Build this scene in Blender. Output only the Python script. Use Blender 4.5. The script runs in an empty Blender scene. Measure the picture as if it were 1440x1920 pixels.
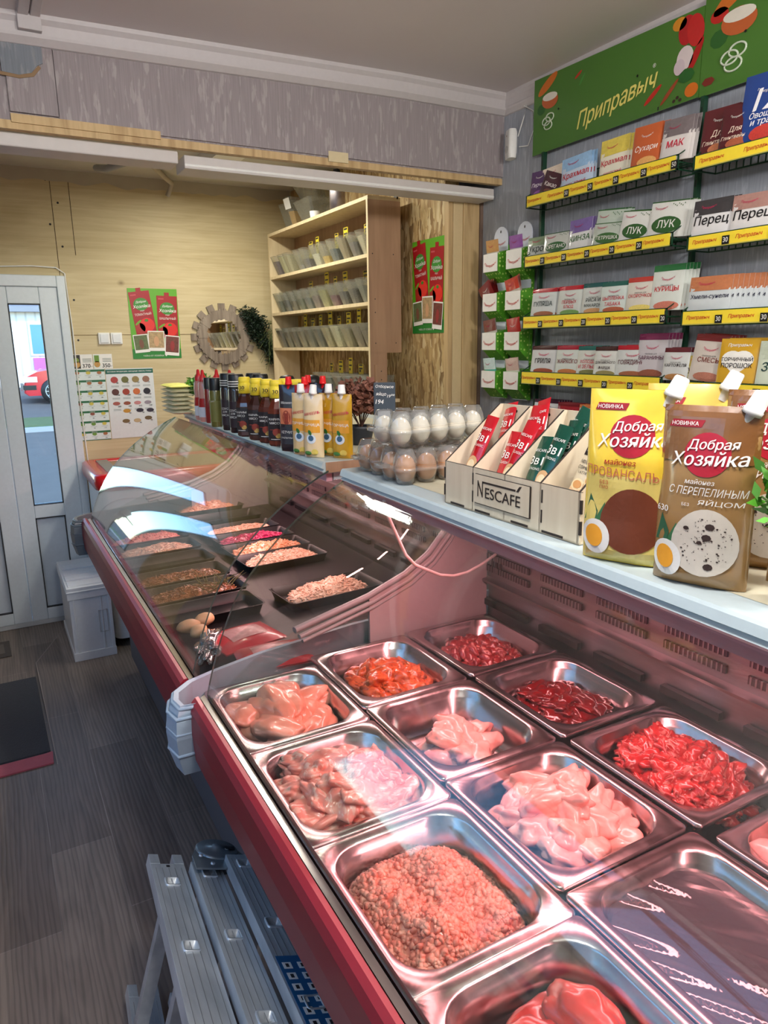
import bpy, math, random
from mathutils import Matrix, Vector, noise
PI=math.pi; C=bpy.context.scene.collection; SC=bpy.context.scene
random.seed(7)
# ---------------------------------------------------------------- camera
cd=bpy.data.cameras.new('camera'); cam=bpy.data.objects.new('camera',cd); C.objects.link(cam); SC.camera=cam
cd.sensor_fit='AUTO'; cd.sensor_width=36; cd.lens=25.0; cd.clip_start=.02; cd.clip_end=300
cam.matrix_world=Matrix(((.874836,.123697,-.468361,0),(-.484222,.195643,-.852791,0),(-.013856,.972843,.231052,1.6),(0,0,0,1)))
# ---------------------------------------------------------------- colour handling and world
vs=SC.view_settings; vs.view_transform='Standard'; vs.look='None'; vs.gamma=1; vs.use_curve_mapping=False; vs.exposure=0.3
SC.cycles.max_bounces=10; SC.cycles.transparent_max_bounces=24; SC.cycles.glossy_bounces=5; SC.cycles.diffuse_bounces=4
SC.cycles.use_denoising=True; SC.cycles.sample_clamp_indirect=6; SC.cycles.caustics_reflective=False; SC.cycles.caustics_refractive=False
w=bpy.data.worlds.new('sky'); SC.world=w; w.use_nodes=True; nt=w.node_tree; nt.nodes.clear()
sk=nt.nodes.new('ShaderNodeTexSky'); sk.sky_type='NISHITA'; sk.sun_disc=False; sk.sun_elevation=math.radians(48); sk.sun_rotation=math.radians(190); sk.air_density=1.0; sk.dust_density=.15; sk.ozone_density=3.0
bg=nt.nodes.new('ShaderNodeBackground'); bg.inputs[1].default_value=.66; ow=nt.nodes.new('ShaderNodeOutputWorld')
nt.links.new(sk.outputs[0],bg.inputs[0]); nt.links.new(bg.outputs[0],ow.inputs[0])
def light(name,kind,loc,rot,power,col,size=None,sizey=None):
    l=bpy.data.lights.new(name,kind); l.energy=power; l.color=col
    if size:
        l.shape='RECTANGLE'; l.size=size; l.size_y=sizey or size
    o=bpy.data.objects.new(name,l); C.objects.link(o); o.location=loc; o.rotation_euler=rot; return o
s=light('sun','SUN',(0,0,8),(0,0,0),2.0,(1,.93,.84)); s.data.angle=.02
s.rotation_euler=Vector((-.25,.75,-.62)).to_track_quat('-Z','Y').to_euler()
CEIL_P=50; BACK_P=15; PINK_P=13.0; PINK2_P=10; WIN_P=30
for q_,k_ in (((.35,.45,2.34),.74),((1.25,-.25,2.34),1.05)): light('added_ceiling_light','POINT',q_,(0,0,0),CEIL_P*k_,(1,.965,.93)).data.shadow_soft_size=.11  # unseen bulbs, added to brighten the front room and its ceiling
light('added_back_room_light','AREA',(1.15,3.5,2.46),(0,0,0),BACK_P,(1,.955,.83),.12,1.0)  # unseen lamp hidden by the header beam, added to light the back room
po=light('window_daylight','AREA',(-.86,1.4,1.72),(0,-PI/2,0),1,(1,1,1),1.5,2.2); po.data.cycles.is_portal=True
light('case_lamp_light','AREA',(.93,.55,1.215),(0,math.radians(14),0),PINK_P,(1,.34,.36),.06,1.95)
light('case_lamp_light','AREA',(.96,2.65,1.215),(0,math.radians(14),0),PINK2_P,(1,.58,.56),.06,1.7)
# ---------------------------------------------------------------- materials
def S(r,g,b):
    f=lambda c:(c/255/12.92) if c/255<=.04045 else ((c/255+.055)/1.055)**2.4
    return (f(r),f(g),f(b),1)
MC={}
def mat(c,r=.5,m=0.,coat=0.,em=0.,bump=0.,bs=60,vary=0.,sheen=0.,name=None):
    k=(tuple(c),r,m,coat,em,bump,bs,vary)
    if k in MC: return MC[k]
    M=bpy.data.materials.new(name or 'finish_%d'%len(MC)); M.use_nodes=True; n=M.node_tree; p=n.nodes['Principled BSDF']
    col=S(*c); p.inputs['Base Color'].default_value=col; p.inputs['Roughness'].default_value=r; p.inputs['Metallic'].default_value=m
    p.inputs['Coat Weight'].default_value=coat; p.inputs['Coat Roughness'].default_value=.08
    if em: p.inputs['Emission Color'].default_value=col; p.inputs['Emission Strength'].default_value=em
    tc=n.nodes.new('ShaderNodeTexCoord'); t=n.nodes.new('ShaderNodeTexNoise'); t.inputs['Scale'].default_value=bs; t.inputs['Detail'].default_value=3
    n.links.new(tc.outputs['Object'],t.inputs['Vector'])
    if bump:
        b=n.nodes.new('ShaderNodeBump'); b.inputs['Strength'].default_value=bump; b.inputs['Distance'].default_value=.003
        n.links.new(t.outputs[0],b.inputs['Height']); n.links.new(b.outputs[0],p.inputs['Normal'])
    v=vary or .06
    x=n.nodes.new('ShaderNodeMix'); x.data_type='RGBA'; x.inputs[6].default_value=tuple(a*(1-v) for a in col[:3])+(1,); x.inputs[7].default_value=tuple(min(1,a*(1+v)) for a in col[:3])+(1,)
    n.links.new(t.outputs[0],x.inputs[0]); n.links.new(x.outputs[2],p.inputs['Base Color'])
    MC[k]=M; return M
def nodes_mat(name,build):
    M=bpy.data.materials.new(name); M.use_nodes=True; n=M.node_tree; p=n.nodes['Principled BSDF']
    tc=n.nodes.new('ShaderNodeTexCoord')
    def N(t,**k):
        q=n.nodes.new('ShaderNode'+t)
        for a,b in k.items():
            if a in q.inputs.keys(): q.inputs[a].default_value=b
            else: setattr(q,a,b)
        return q
    def L(a,b): n.links.new(a,b)
    def mp(scale,rot=(0,0,0),loc=(0,0,0)):
        q=n.nodes.new('ShaderNodeMapping'); q.inputs['Scale'].default_value=scale; q.inputs['Rotation'].default_value=rot; q.inputs['Location'].default_value=loc
        L(tc.outputs['Object'],q.inputs[0]); return q.outputs[0]
    def ramp(src,stops,interp='LINEAR'):
        q=n.nodes.new('ShaderNodeValToRGB'); q.color_ramp.interpolation=interp; L(src,q.inputs[0]); e=q.color_ramp.elements
        while len(e)<len(stops): e.new(.5)
        for i,(pos,c) in enumerate(stops): e[i].position=pos; e[i].color=S(*c)
        return q.outputs[0]
    def mixc(f,a,b,mode='MIX'):
        q=n.nodes.new('ShaderNodeMix'); q.data_type='RGBA'; q.blend_type=mode
        if isinstance(f,(int,float)): q.inputs[0].default_value=f
        else: L(f,q.inputs[0])
        for i,v in ((6,a),(7,b)):
            if isinstance(v,tuple): q.inputs[i].default_value=S(*v)
            else: L(v,q.inputs[i])
        return q.outputs[2]
    def bump(src,st=.3,d=.003):
        b=n.nodes.new('ShaderNodeBump'); b.inputs['Strength'].default_value=st; b.inputs['Distance'].default_value=d; L(src,b.inputs['Height']); L(b.outputs[0],p.inputs['Normal'])
    build(N,L,mp,ramp,mixc,bump,p); return M
def _wallp(N,L,mp,ramp,mixc,bump,p,base=(150,141,143),hi=(176,168,168)):
    a=N('TexNoise',Scale=1.0,Detail=4); L(mp((70,70,14)),a.inputs[0])
    b=N('TexNoise',Scale=1.0,Detail=2); L(mp((180,180,7)),b.inputs[0])
    c=ramp(a.outputs[0],[(.56,base),(.62,hi)]); d=mixc(.35,c,ramp(b.outputs[0],[(.35,tuple(int(x*.86) for x in base)),(.65,tuple(min(255,int(x*1.1)) for x in base))]))
    L(d,p.inputs['Base Color']); p.inputs['Roughness'].default_value=.75; bump(b.outputs[0],.35)
WALLP=nodes_mat('grey_stripe_wallpaper',_wallp)
WALLPB=nodes_mat('cool_grey_wallpaper',lambda *a:_wallp(*a,base=(158,163,172),hi=(180,184,192)))
WALLPO=nodes_mat('old_blue_grey_wallpaper',lambda *a:_wallp(*a,base=(122,128,136),hi=(145,148,152)))
def _ply(N,L,mp,ramp,mixc,bump,p):
    a=N('TexNoise',Scale=1.0,Detail=5,Distortion=1.2); L(mp((1.6,1.6,9)),a.inputs[0])
    b=N('TexNoise',Scale=1.0,Detail=3); L(mp((3,3,90)),b.inputs[0])
    k=N('TexVoronoi',Scale=1.0); L(mp((2.6,2.6,3.4)),k.inputs[0])
    c=ramp(a.outputs[0],[(.3,(196,178,134)),(.5,(212,196,154)),(.7,(200,182,138))]); c=mixc(.25,c,ramp(b.outputs[0],[(.35,(186,166,120)),(.65,(222,208,170))]))
    c=mixc(ramp(k.outputs[0],[(.0,(255,255,255)),(.035,(160,160,160)),(.07,(0,0,0))]),c,(104,74,40)); L(c,p.inputs['Base Color']); p.inputs['Roughness'].default_value=.55; bump(b.outputs[0],.1)
PLY=nodes_mat('birch_plywood',_ply)
def _pine(N,L,mp,ramp,mixc,bump,p):
    a=N('TexNoise',Scale=1.0,Detail=4,Distortion=.6); L(mp((30,30,2.2)),a.inputs[0])
    L(ramp(a.outputs[0],[(.3,(170,138,92)),(.55,(205,176,128)),(.75,(188,156,108))]),p.inputs['Base Color']); p.inputs['Roughness'].default_value=.6; bump(a.outputs[0],.1)
PINE=nodes_mat('pine_timber',_pine)
def _osb(N,L,mp,ramp,mixc,bump,p):
    w=N('TexNoise',Scale=9.0,Detail=2); L(mp((1,1,1)),w.inputs[0]); cs=[]
    for rx,sc in ((.35,(20,70,13)),(-.45,(20,58,11)),(1.2,(20,64,17))):
        v=N('TexVoronoi',Scale=1.0); q=N('VectorMath',operation='MULTIPLY_ADD'); L(w.outputs['Color'],q.inputs[0]); q.inputs[1].default_value=(3,3,2); L(mp(sc,(rx,0,0)),q.inputs[2]); L(q.outputs[0],v.inputs[0]); sp=N('SeparateColor'); L(v.outputs['Color'],sp.inputs[0]); cs.append(sp)
    st=[(.0,(112,80,40)),(.15,(150,114,64)),(.5,(188,154,100)),(.8,(208,182,128)),(1,(228,208,162))]
    f=N('Math',operation='GREATER_THAN'); L(cs[1].outputs[1],f.inputs[0]); f.inputs[1].default_value=.5
    g=N('Math',operation='GREATER_THAN'); L(cs[2].outputs[1],g.inputs[0]); g.inputs[1].default_value=.72
    c=mixc(f.outputs[0],ramp(cs[0].outputs[0],st),ramp(cs[1].outputs[0],st)); c=mixc(g.outputs[0],c,ramp(cs[2].outputs[0],st))
    n2=N('TexNoise',Scale=1.0,Detail=3); L(mp((30,90,12)),n2.inputs[0]); c=mixc(.25,c,ramp(n2.outputs[0],[(.35,(120,86,44)),(.65,(226,204,156))]))
    L(c,p.inputs['Base Color']); p.inputs['Roughness'].default_value=.65; bump(cs[0].outputs[0],.35)
OSB=nodes_mat('strand_board',_osb)
def _floor(N,L,mp,ramp,mixc,bump,p):
    r=mp((1,1,1),(0,0,PI/2)); br=N('TexBrick',offset=.37); L(r,br.inputs[0]); br.inputs['Scale'].default_value=1
    br.inputs['Brick Width'].default_value=.95; br.inputs['Row Height'].default_value=.185; br.inputs['Mortar Size'].default_value=.0016; br.inputs['Mortar Smooth'].default_value=.1
    br.inputs['Color1'].default_value=S(146,134,124); br.inputs['Color2'].default_value=S(116,104,96); br.inputs['Mortar'].default_value=S(150,140,132)
    a=N('TexNoise',Scale=1.0,Detail=5,Distortion=2.5); L(mp((14,1.4,9)),a.inputs[0])
    ww=N('TexWave',wave_type='BANDS',bands_direction='X',Scale=1.0,Distortion=9.0,Detail=3.0); ww.inputs['Detail Scale'].default_value=.8; L(mp((22,2.2,1)),ww.inputs[0])
    g=mixc(.5,ramp(a.outputs[0],[(.35,(130,130,130)),(.65,(250,250,250))]),ramp(ww.outputs[0],[(0,(140,140,140)),(.5,(245,245,245))])); c=mixc(.7,br.outputs[0],g,'MULTIPLY'); L(c,p.inputs['Base Color'])
    p.inputs['Roughness'].default_value=.42; bump(ww.outputs[0],.12)
FLOOR=nodes_mat('grey_oak_linoleum',_floor)
def _ceil(N,L,mp,ramp,mixc,bump,p):
    a=N('TexNoise',Scale=1.2,Detail=2); L(mp((1,1,1)),a.inputs[0]); L(ramp(a.outputs[0],[(.3,(206,198,198)),(.7,(216,208,208))]),p.inputs['Base Color']); p.inputs['Roughness'].default_value=.45
CEIL=nodes_mat('painted_ceiling_panel',_ceil)
def _steel(N,L,mp,ramp,mixc,bump,p,c0=(186,178,178),c1=(206,200,200),ro=.28,me=1):
    a=N('TexNoise',Scale=1.0,Detail=3); L(mp((30,4,30)),a.inputs[0]); L(ramp(a.outputs[0],[(.35,c0),(.65,c1)]),p.inputs['Base Color']); p.inputs['Metallic'].default_value=me
    m=N('MapRange'); L(a.outputs[0],m.inputs[0]); m.inputs[3].default_value=ro-.05; m.inputs[4].default_value=ro+.1; L(m.outputs[0],p.inputs['Roughness']); bump(a.outputs[0],.06)
STEEL=nodes_mat('polished_pan_steel',lambda *a:_steel(*a,ro=.2))
STEEL2=nodes_mat('brushed_case_steel',lambda *a:_steel(*a,c0=(152,144,146),c1=(176,168,170),ro=.38))
ALU=nodes_mat('ladder_aluminium',lambda *a:_steel(*a,c0=(186,196,202),c1=(214,222,226),ro=.42,me=.65))
def _chip(N,L,mp,ramp,mixc,bump,p,c0=(158,124,96),c1=(176,142,112)):
    a=N('TexNoise',Scale=1.0,Detail=3); L(mp((40,40,4)),a.inputs[0]); L(ramp(a.outputs[0],[(.3,c0),(.7,c1)]),p.inputs['Base Color']); p.inputs['Roughness'].default_value=.5
CHIP=nodes_mat('beech_chipboard',_chip)
CHIPL=nodes_mat('pale_beech_board',lambda *a:_chip(*a,c0=(206,186,146),c1=(222,204,166)))
BOXPLY=nodes_mat('laser_cut_plywood',lambda *a:_chip(*a,c0=(206,192,166),c1=(222,210,186)))
STAVE=nodes_mat('weathered_stave_wood',lambda *a:_chip(*a,c0=(112,98,84),c1=(158,144,128)))
def clear(name,tint=(255,255,255),diff=.0,dc=(230,230,230),ior=1.5,rough=.03,boost=1.0):
    M=bpy.data.materials.new(name); M.use_nodes=True; n=M.node_tree; n.nodes.clear(); A=n.nodes.new; L=n.links.new
    o=A('ShaderNodeOutputMaterial'); t=A('ShaderNodeBsdfTransparent'); t.inputs[0].default_value=S(*tint); g=A('ShaderNodeBsdfGlossy'); g.inputs['Roughness'].default_value=rough
    f=A('ShaderNodeFresnel'); ge=A('ShaderNodeNewGeometry'); mr0=A('ShaderNodeMapRange'); mr0.inputs[3].default_value=ior; mr0.inputs[4].default_value=1/ior; L(ge.outputs['Backfacing'],mr0.inputs[0]); L(mr0.outputs[0],f.inputs[0]); mu=A('ShaderNodeMath'); mu.operation='MULTIPLY'; mu.use_clamp=True; mu.inputs[1].default_value=boost; L(f.outputs[0],mu.inputs[0])
    m=A('ShaderNodeMixShader'); L(mu.outputs[0],m.inputs[0])
    if diff:
        d=A('ShaderNodeBsdfDiffuse'); d.inputs[0].default_value=S(*dc); tl=A('ShaderNodeBsdfTranslucent'); tl.inputs[0].default_value=S(*dc); md=A('ShaderNodeMixShader'); md.inputs[0].default_value=.4; L(d.outputs[0],md.inputs[1]); L(tl.outputs[0],md.inputs[2])
        no=A('ShaderNodeTexNoise'); no.inputs['Scale'].default_value=40; mr=A('ShaderNodeMapRange'); mr.inputs[3].default_value=diff*.8; mr.inputs[4].default_value=min(1,diff*1.2); L(no.outputs[0],mr.inputs[0])
        m2=A('ShaderNodeMixShader'); L(mr.outputs[0],m2.inputs[0]); L(t.outputs[0],m2.inputs[1]); L(md.outputs[0],m2.inputs[2]); L(m2.outputs[0],m.inputs[1])
    else: L(t.outputs[0],m.inputs[1])
    L(g.outputs[0],m.inputs[2]); L(m.outputs[0],o.inputs[0]); return M
GLASS=clear('curved_display_glass',(243,248,246),boost=1.35)
WGLASS=clear('window_glass',(240,248,248))
BIN=clear('milky_storage_plastic',(225,228,222),diff=.28,dc=(214,214,204),rough=.15)
EGGP=clear('clear_carton_plastic',(240,242,242),diff=.16,dc=(240,240,240),rough=.08,boost=1.6)
FILM=clear('clear_wrap_film',(240,240,240),diff=.06,rough=.06,boost=1.8)
def meat(name,c0,c1,c2,sc=14,ro=.28,fat=None):
    def b(N,L,mp,ramp,mixc,bump,p):
        a=N('TexNoise',Scale=float(sc),Detail=5,Distortion=.8); L(mp((1,1,1)),a.inputs[0]); c=ramp(a.outputs[0],[(.34,c0),(.5,c1),(.66,c2)])
        if fat:
            q=N('TexNoise',Scale=float(sc)*2.1,Detail=3,Distortion=1.5); L(mp((1,2.2,1)),q.inputs[0]); c=mixc(ramp(q.outputs[0],[(.56,(0,0,0)),(.62,(230,230,230))]),c,fat)
        L(c,p.inputs['Base Color']); p.inputs['Roughness'].default_value=ro; p.inputs['Coat Weight'].default_value=.5; p.inputs['Coat Roughness'].default_value=.12; p.inputs['Subsurface Weight'].default_value=.0; bump(a.outputs[0],.35,.004)
    return nodes_mat(name,b)
BREAST=meat('raw_chicken_breast',(226,138,112),(238,158,132),(244,180,156),14)
THIGH=meat('raw_thigh_meat',(228,128,112),(238,150,134),(244,176,158),18,fat=(248,206,188))
MINCE=meat('minced_meat',(222,118,100),(234,142,122),(242,172,152),50,ro=.4)
BEEF=meat('raw_beef_piece',(176,44,42),(200,66,60),(214,92,80),12)
SKIN=meat('raw_chicken_skin',(232,150,140),(240,172,162),(246,196,186),20,ro=.32)
MARIN=meat('marinated_wing_meat',(170,62,26),(206,96,52),(220,128,82),34,fat=(120,52,20))
HEART=meat('raw_heart_meat',(104,24,28),(140,44,46),(168,72,68),30,fat=(214,150,138))
LIVER=meat('raw_liver',(84,12,16),(112,20,24),(136,34,34),16,ro=.15)
GIBLET=meat('raw_giblet_meat',(150,30,34),(186,48,50),(208,84,78),22,ro=.2,fat=(224,150,138))
SALAD=meat('shredded_orange_salad',(232,140,92),(242,176,134),(248,208,178),70,ro=.4)
SALADP=meat('shredded_pale_salad',(232,176,146),(242,196,170),(246,214,190),70,ro=.4)
BEET=meat('shredded_beet',(150,20,70),(190,40,96),(212,80,130),70,ro=.35)
CARROT=meat('korean_carrot_salad',(92,56,30),(150,84,44),(186,120,72),60,ro=.4)
PINKS=meat('pink_sliced_meat',(222,96,90),(232,126,116),(240,160,148),40,ro=.35)
WHITE=mat((236,236,232),.4); BLACK=mat((22,22,24),.4); PVC=mat((226,232,236),.3); RED=mat((122,20,36),.45,coat=.1); GREEN=mat((20,62,40),.4)
YEL=mat((248,222,60),.45); REDT=mat((206,50,40),.5); DARK=mat((34,30,32),.5); GREYP=mat((150,168,182),.4); TXW=mat((240,238,232),.5); TXB=mat((30,28,30),.5)
# ---------------------------------------------------------------- mesh building
TC={}
def text_mesh(s,bold):
    k=(s,bold)
    if k in TC: return TC[k]
    c=bpy.data.curves.new('t','FONT'); c.body=s; c.resolution_u=3; c.offset=0; c.space_line=.85
    o=bpy.data.objects.new('t',c); C.objects.link(o); dg=bpy.context.evaluated_depsgraph_get(); m=bpy.data.meshes.new_from_object(o.evaluated_get(dg))
    V=[(v.co.x,v.co.y) for v in m.vertices]; F=[tuple(p.vertices) for p in m.polygons]
    bpy.data.objects.remove(o); bpy.data.curves.remove(c); bpy.data.meshes.remove(m)
    xs=[v[0] for v in V]; x0=min(xs); x1=max(xs); ys=[v[1] for v in V]; y0=min(ys); y1=max(ys)
    V=[(x-x0,y-y0) for x,y in V]; n=len(V)
    if bold: F=F+[tuple(i+n for i in f) for f in F]; V=V+[(x+.035,y+.012) for x,y in V]
    TC[k]=(V,F,x1-x0,y1-y0); return TC[k]
class MB:
    def __init__(s): s.V=[]; s.F=[]; s.I=[]; s.S=[]; s.M=[]; s.xf=None
    def mi(s,m):
        if m not in s.M: s.M.append(m)
        return s.M.index(m)
    def add(s,V,F,m,sm=False):
        b=len(s.V); i=s.mi(m)
        s.V+= [tuple(s.xf@Vector(v)) for v in V] if s.xf else [tuple(v) for v in V]
        for f in F: s.F.append(tuple(a+b for a in f)); s.I.append(i); s.S.append(sm)
        return s
    def box(s,x0,x1,y0,y1,z0,z1,m):
        V=[(x,y,z) for z in (z0,z1) for y in (y0,y1) for x in (x0,x1)]
        return s.add(V,[(0,2,3,1),(4,5,7,6),(0,1,5,4),(2,6,7,3),(0,4,6,2),(1,3,7,5)],m)
    def loft(s,L,m,cap=(1,1),sm=True,close=True):
        n=len(L[0]); V=[v for l in L for v in l]; F=[]
        for k in range(len(L)-1):
            for i in range(n if close else n-1):
                j=(i+1)%n; F.append((k*n+i,k*n+j,(k+1)*n+j,(k+1)*n+i))
        s.add(V,F,m,sm)
        if cap[0]: s.add(L[0],[tuple(range(n))[::-1]],m)
        if cap[1]: s.add(L[-1],[tuple(range(n))],m)
        return s
    def lathe(s,P,m,c=(0,0,0),n=20,sy=1.,sm=True,cap=(1,1)):
        return s.loft([[(c[0]+r*math.cos(2*PI*i/n),c[1]+sy*r*math.sin(2*PI*i/n),c[2]+z) for i in range(n)] for r,z in P],m,cap,sm)
    def tube(s,P,r,m,n=8,cap=(1,1)):
        P=[Vector(p) for p in P]; L=[]; up=Vector((0,0,1))
        for i,p in enumerate(P):
            d=(P[min(i+1,len(P)-1)]-P[max(i-1,0)]).normalized()
            a=d.cross(up)
            if a.length<.05: a=d.cross(Vector((0,1,0)))
            a.normalize(); b=a.cross(d); rr=r[i] if isinstance(r,(list,tuple)) else r
            L.append([tuple(p+a*rr*math.cos(2*PI*k/n)+b*rr*math.sin(2*PI*k/n)) for k in range(n)])
        return s.loft(L,m,cap)
    def prism(s,P,ax,a,b,m,sm=False):
        f={'x':lambda u,v,t:(t,u,v),'y':lambda u,v,t:(u,t,v),'z':lambda u,v,t:(u,v,t)}[ax]; n=len(P)
        s.add([f(u,v,a) for u,v in P],[tuple(range(n))],m); s.add([f(u,v,b) for u,v in P],[tuple(range(n))[::-1]],m)
        V=[f(u,v,t) for t in (a,b) for u,v in P]; return s.add(V,[(i,(i+1)%n,n+(i+1)%n,n+i) for i in range(n)],m,sm)
    def grid(s,f,nu,nv,m,sm=True):
        V=[f(i/nu,j/nv) for j in range(nv+1) for i in range(nu+1)]
        return s.add(V,[(j*(nu+1)+i,j*(nu+1)+i+1,(j+1)*(nu+1)+i+1,(j+1)*(nu+1)+i) for j in range(nv) for i in range(nu)],m,sm)
    # flat printing on a surface given by surf(x,z)->y ; faces -y
    def rect(s,x0,x1,z0,z1,m,surf,n=1,k=1,sh=0):
        return s.grid(lambda u,v:(lambda x,z:(x,surf(x,z),z))(x0+(x1-x0)*u+sh*v,z0+(z1-z0)*v),n,k,m,False)
    def oval(s,cx,cz,rx,rz,m,surf,n=20,rings=2,rot=0.,egg=0.):
        V=[(cx,surf(cx,cz),cz)]; F=[]
        for r in range(1,rings+1):
            for i in range(n):
                a=2*PI*i/n; x=rx*r/rings*math.cos(a)*(1-egg*math.sin(a)); z=rz*r/rings*math.sin(a); X=cx+x*math.cos(rot)-z*math.sin(rot); Z=cz+x*math.sin(rot)+z*math.cos(rot); V.append((X,surf(X,Z),Z))
        for i in range(n): F.append((0,1+i,1+(i+1)%n))
        for r in range(rings-1):
            for i in range(n): j=(i+1)%n; F.append((1+r*n+i,1+(r+1)*n+i,1+(r+1)*n+j,1+r*n+j))
        return s.add(V,F,m)
    def poly(s,P,m,surf): return s.add([(x,surf(x,z),z) for x,z in P],[tuple(range(len(P)))],m)
    def text(s,t,cx,cz,m,surf,w=None,h=None,bold=True,sh=0.,slope=0.,arc=0.):
        V,F,W,H=text_mesh(t,bold); k=min(w/W if w else 9e9,h/H if h else 9e9)
        kx=k; kz=k
        if w and h: kx=w/W; kz=h/H
        O=[]
        for x,z in V:
            X=(x-W/2)*kx+sh*z*kz; Z=(z-H/2)*kz; q=X/(W*kx/2) if W else 0
            O.append((cx+X,surf(cx+X,cz+Z+slope*X+arc*(q*q))-(.0003 if bold and len(O)>=len(V)//2 else 0),cz+Z+slope*X+arc*(q*q)))
        return s.add(O,F,m)
    def build(s,name,parent=None,loc=(0,0,0),rz=0,label=None,cat=None,group=None,kind=None,bev=0,sub=0,solid=0,rot=None):
        me=bpy.data.meshes.new(name); me.from_pydata(s.V,[],s.F)
        for m in s.M: me.materials.append(m)
        me.polygons.foreach_set('material_index',s.I); me.polygons.foreach_set('use_smooth',s.S); me.update()
        o=bpy.data.objects.new(name,me); C.objects.link(o); o.location=loc; o.rotation_euler=rot or (0,0,rz)
        if parent: o.parent=parent
        if label: o['label']=label
        if cat: o['category']=cat
        if group: o['group']=group
        if kind: o['kind']=kind
        if solid: q=o.modifiers.new('thickness','SOLIDIFY'); q.thickness=solid; q.offset=-1
        if bev: q=o.modifiers.new('rounding','BEVEL'); q.width=bev; q.segments=2; q.limit_method='ANGLE'; q.angle_limit=.7
        if sub: q=o.modifiers.new('smoothing','SUBSURF'); q.levels=sub; q.render_levels=sub
        return o
def thing(name,label,cat,loc=(0,0,0),rz=0,group=None,rot=None):
    o=bpy.data.objects.new(name,None); C.objects.link(o); o.location=loc; o.rotation_euler=rot or (0,0,rz); o['label']=label; o['category']=cat; o.empty_display_size=.05
    if group: o['group']=group
    return o
KIDS={}
def kids(o): return [c for c in C.objects if c.parent==o]
def dup(src,loc=None,rot=None,label=None,group=None,scale=None,ch=None):
    r=src.copy(); C.objects.link(r)
    if loc is not None: r.location=loc
    if rot is not None: r.rotation_euler=rot
    if scale is not None: r.scale=scale
    if label: r['label']=label
    if group: r['group']=group
    for c in (ch if ch is not None else list(src.children)):
        d=c.copy(); C.objects.link(d); d.parent=r
        for g in list(c.children): e=g.copy(); C.objects.link(e); e.parent=d
    return r
def struct(mb,name,**k): return mb.build(name,kind='structure',**k)
def rrect(w,h,r,z,n=6,cx=0,cy=0):
    P=[]
    for sx,sy,a0 in ((1,1,0),(-1,1,PI/2),(-1,-1,PI),(1,-1,1.5*PI)):
        for i in range(n+1):
            a=a0+PI/2*i/n; P.append((cx+sx*(w/2-r)+r*math.cos(a),cy+sy*(h/2-r)+r*math.sin(a),z))
    return P
FLAT=lambda e:(lambda x,z:e)
# ================================================================ the room
XL,XR,YB,YF=-.75,2.0,4.49,-1.6   # left wall, right wall, back wall, wall behind the camera
b=MB(); b.box(-.78,2.6,-1.7,4.6,-.05,0,FLOOR); struct(b,'floor')
# raised floor covering with its cut edge beside the sunken door mat
b=MB(); P=[(.062,2.80),(.05,3.86),(.225,4.30),(.46,4.47),(2.0,4.47),(2.0,-1.58),(-.74,-1.58),(-.74,2.80)]
b.prism(P,'z',.0,.014,FLOOR); struct(b,'floor')
b=MB(); em_=mat((150,140,134),.6)
for (x0,y0),(x1,y1) in zip(P[:3],P[1:4]): b.prism([(x0,y0),(x1,y1),(x1+.004,y1-.002),(x0+.004,y0-.002)],'z',.006,.0148,em_)
struct(b,'trim_20')
CZ=lambda x:2.545+.0235*(x-.2) if x<1.5 else 2.5756
b=MB(); b.loft([[(x,-1.7,CZ(x)),(x,2.7,CZ(x)),(x,2.7,2.66),(x,-1.7,2.66)] for x in (-.78,1.5,2.05)],CEIL,sm=False); struct(b,'ceiling')
b=MB(); b.box(-.78,2.0,2.7,4.6,2.535,2.65,mat((206,204,196),.6,bump=.2,bs=25)); struct(b,'ceiling')
CRN=mat((198,192,192),.45)
def crown(c): return [(0,c+.01),(-.034,c+.01),(-.032,c-.012),(-.020,c-.024),(-.018,c-.050),(-.030,c-.054),(-.030,c-.062),(-.012,c-.078),(0,c-.080)]
m=MB(); m.loft([[(x,2.57+a,z) for a,z in crown(CZ(x))] for x in (-.74,1.5,2.0)],CRN,sm=False); struct(m,'trim_1')
m=MB(); m.loft([[(2.0+a*.5,y,z) for a,z in crown(2.5756)] for y in (-1.6,2.57)],CRN,sm=False); struct(m,'trim_2')
# ceiling joint strips near the left
m=MB()
for x0,x1 in ((.212,.240),(.245,.272)): m.box(x0,x1,-1.6,2.545,CZ(x0)-.010,CZ(x0)+.005,CRN)
m.box(.210,.274,2.530,2.56,2.500,2.55,CRN); struct(m,'trim_3',bev=.002)
# header beam between the rooms
m=MB(); m.box(-.75,2.0,2.575,2.70,2.262,2.575,WALLP); struct(m,'wall_header')
m=MB(); m.box(.30,2.0,2.567,2.575,2.268,2.50,WALLP); m.box(.165,.297,2.565,2.575,2.285,2.50,WALLP); struct(m,'wall_header')
m=MB(); m.prism([(.155,2.50),(.27,2.50),(.268,2.425),(.25,2.415),(.235,2.395),(.2,2.385),(.155,2.388)],'y',2.561,2.566,WALLPO); m.prism([(.15,2.388),(.2,2.385),(.235,2.395),(.256,2.418),(.262,2.412),(.24,2.386),(.2,2.376),(.15,2.379)],'y',2.562,2.566,mat((140,112,80),.7)); struct(m,'wall_header')
m=MB(); m.box(-.75,2.0,2.572,2.60,2.238,2.262,PINE); m.box(.165,.6,2.566,2.575,2.256,2.28,PINE); m.box(1.2,1.28,2.566,2.575,2.250,2.285,mat((216,200,160),.6)); struct(m,'trim_4')
WPL=mat((206,200,196),.5,bump=.15,bs=30)
m=MB(); m.box(-.75,.66,2.60,2.71,2.196,2.235,WPL); struct(m,'trim_5',bev=.004)
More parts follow.
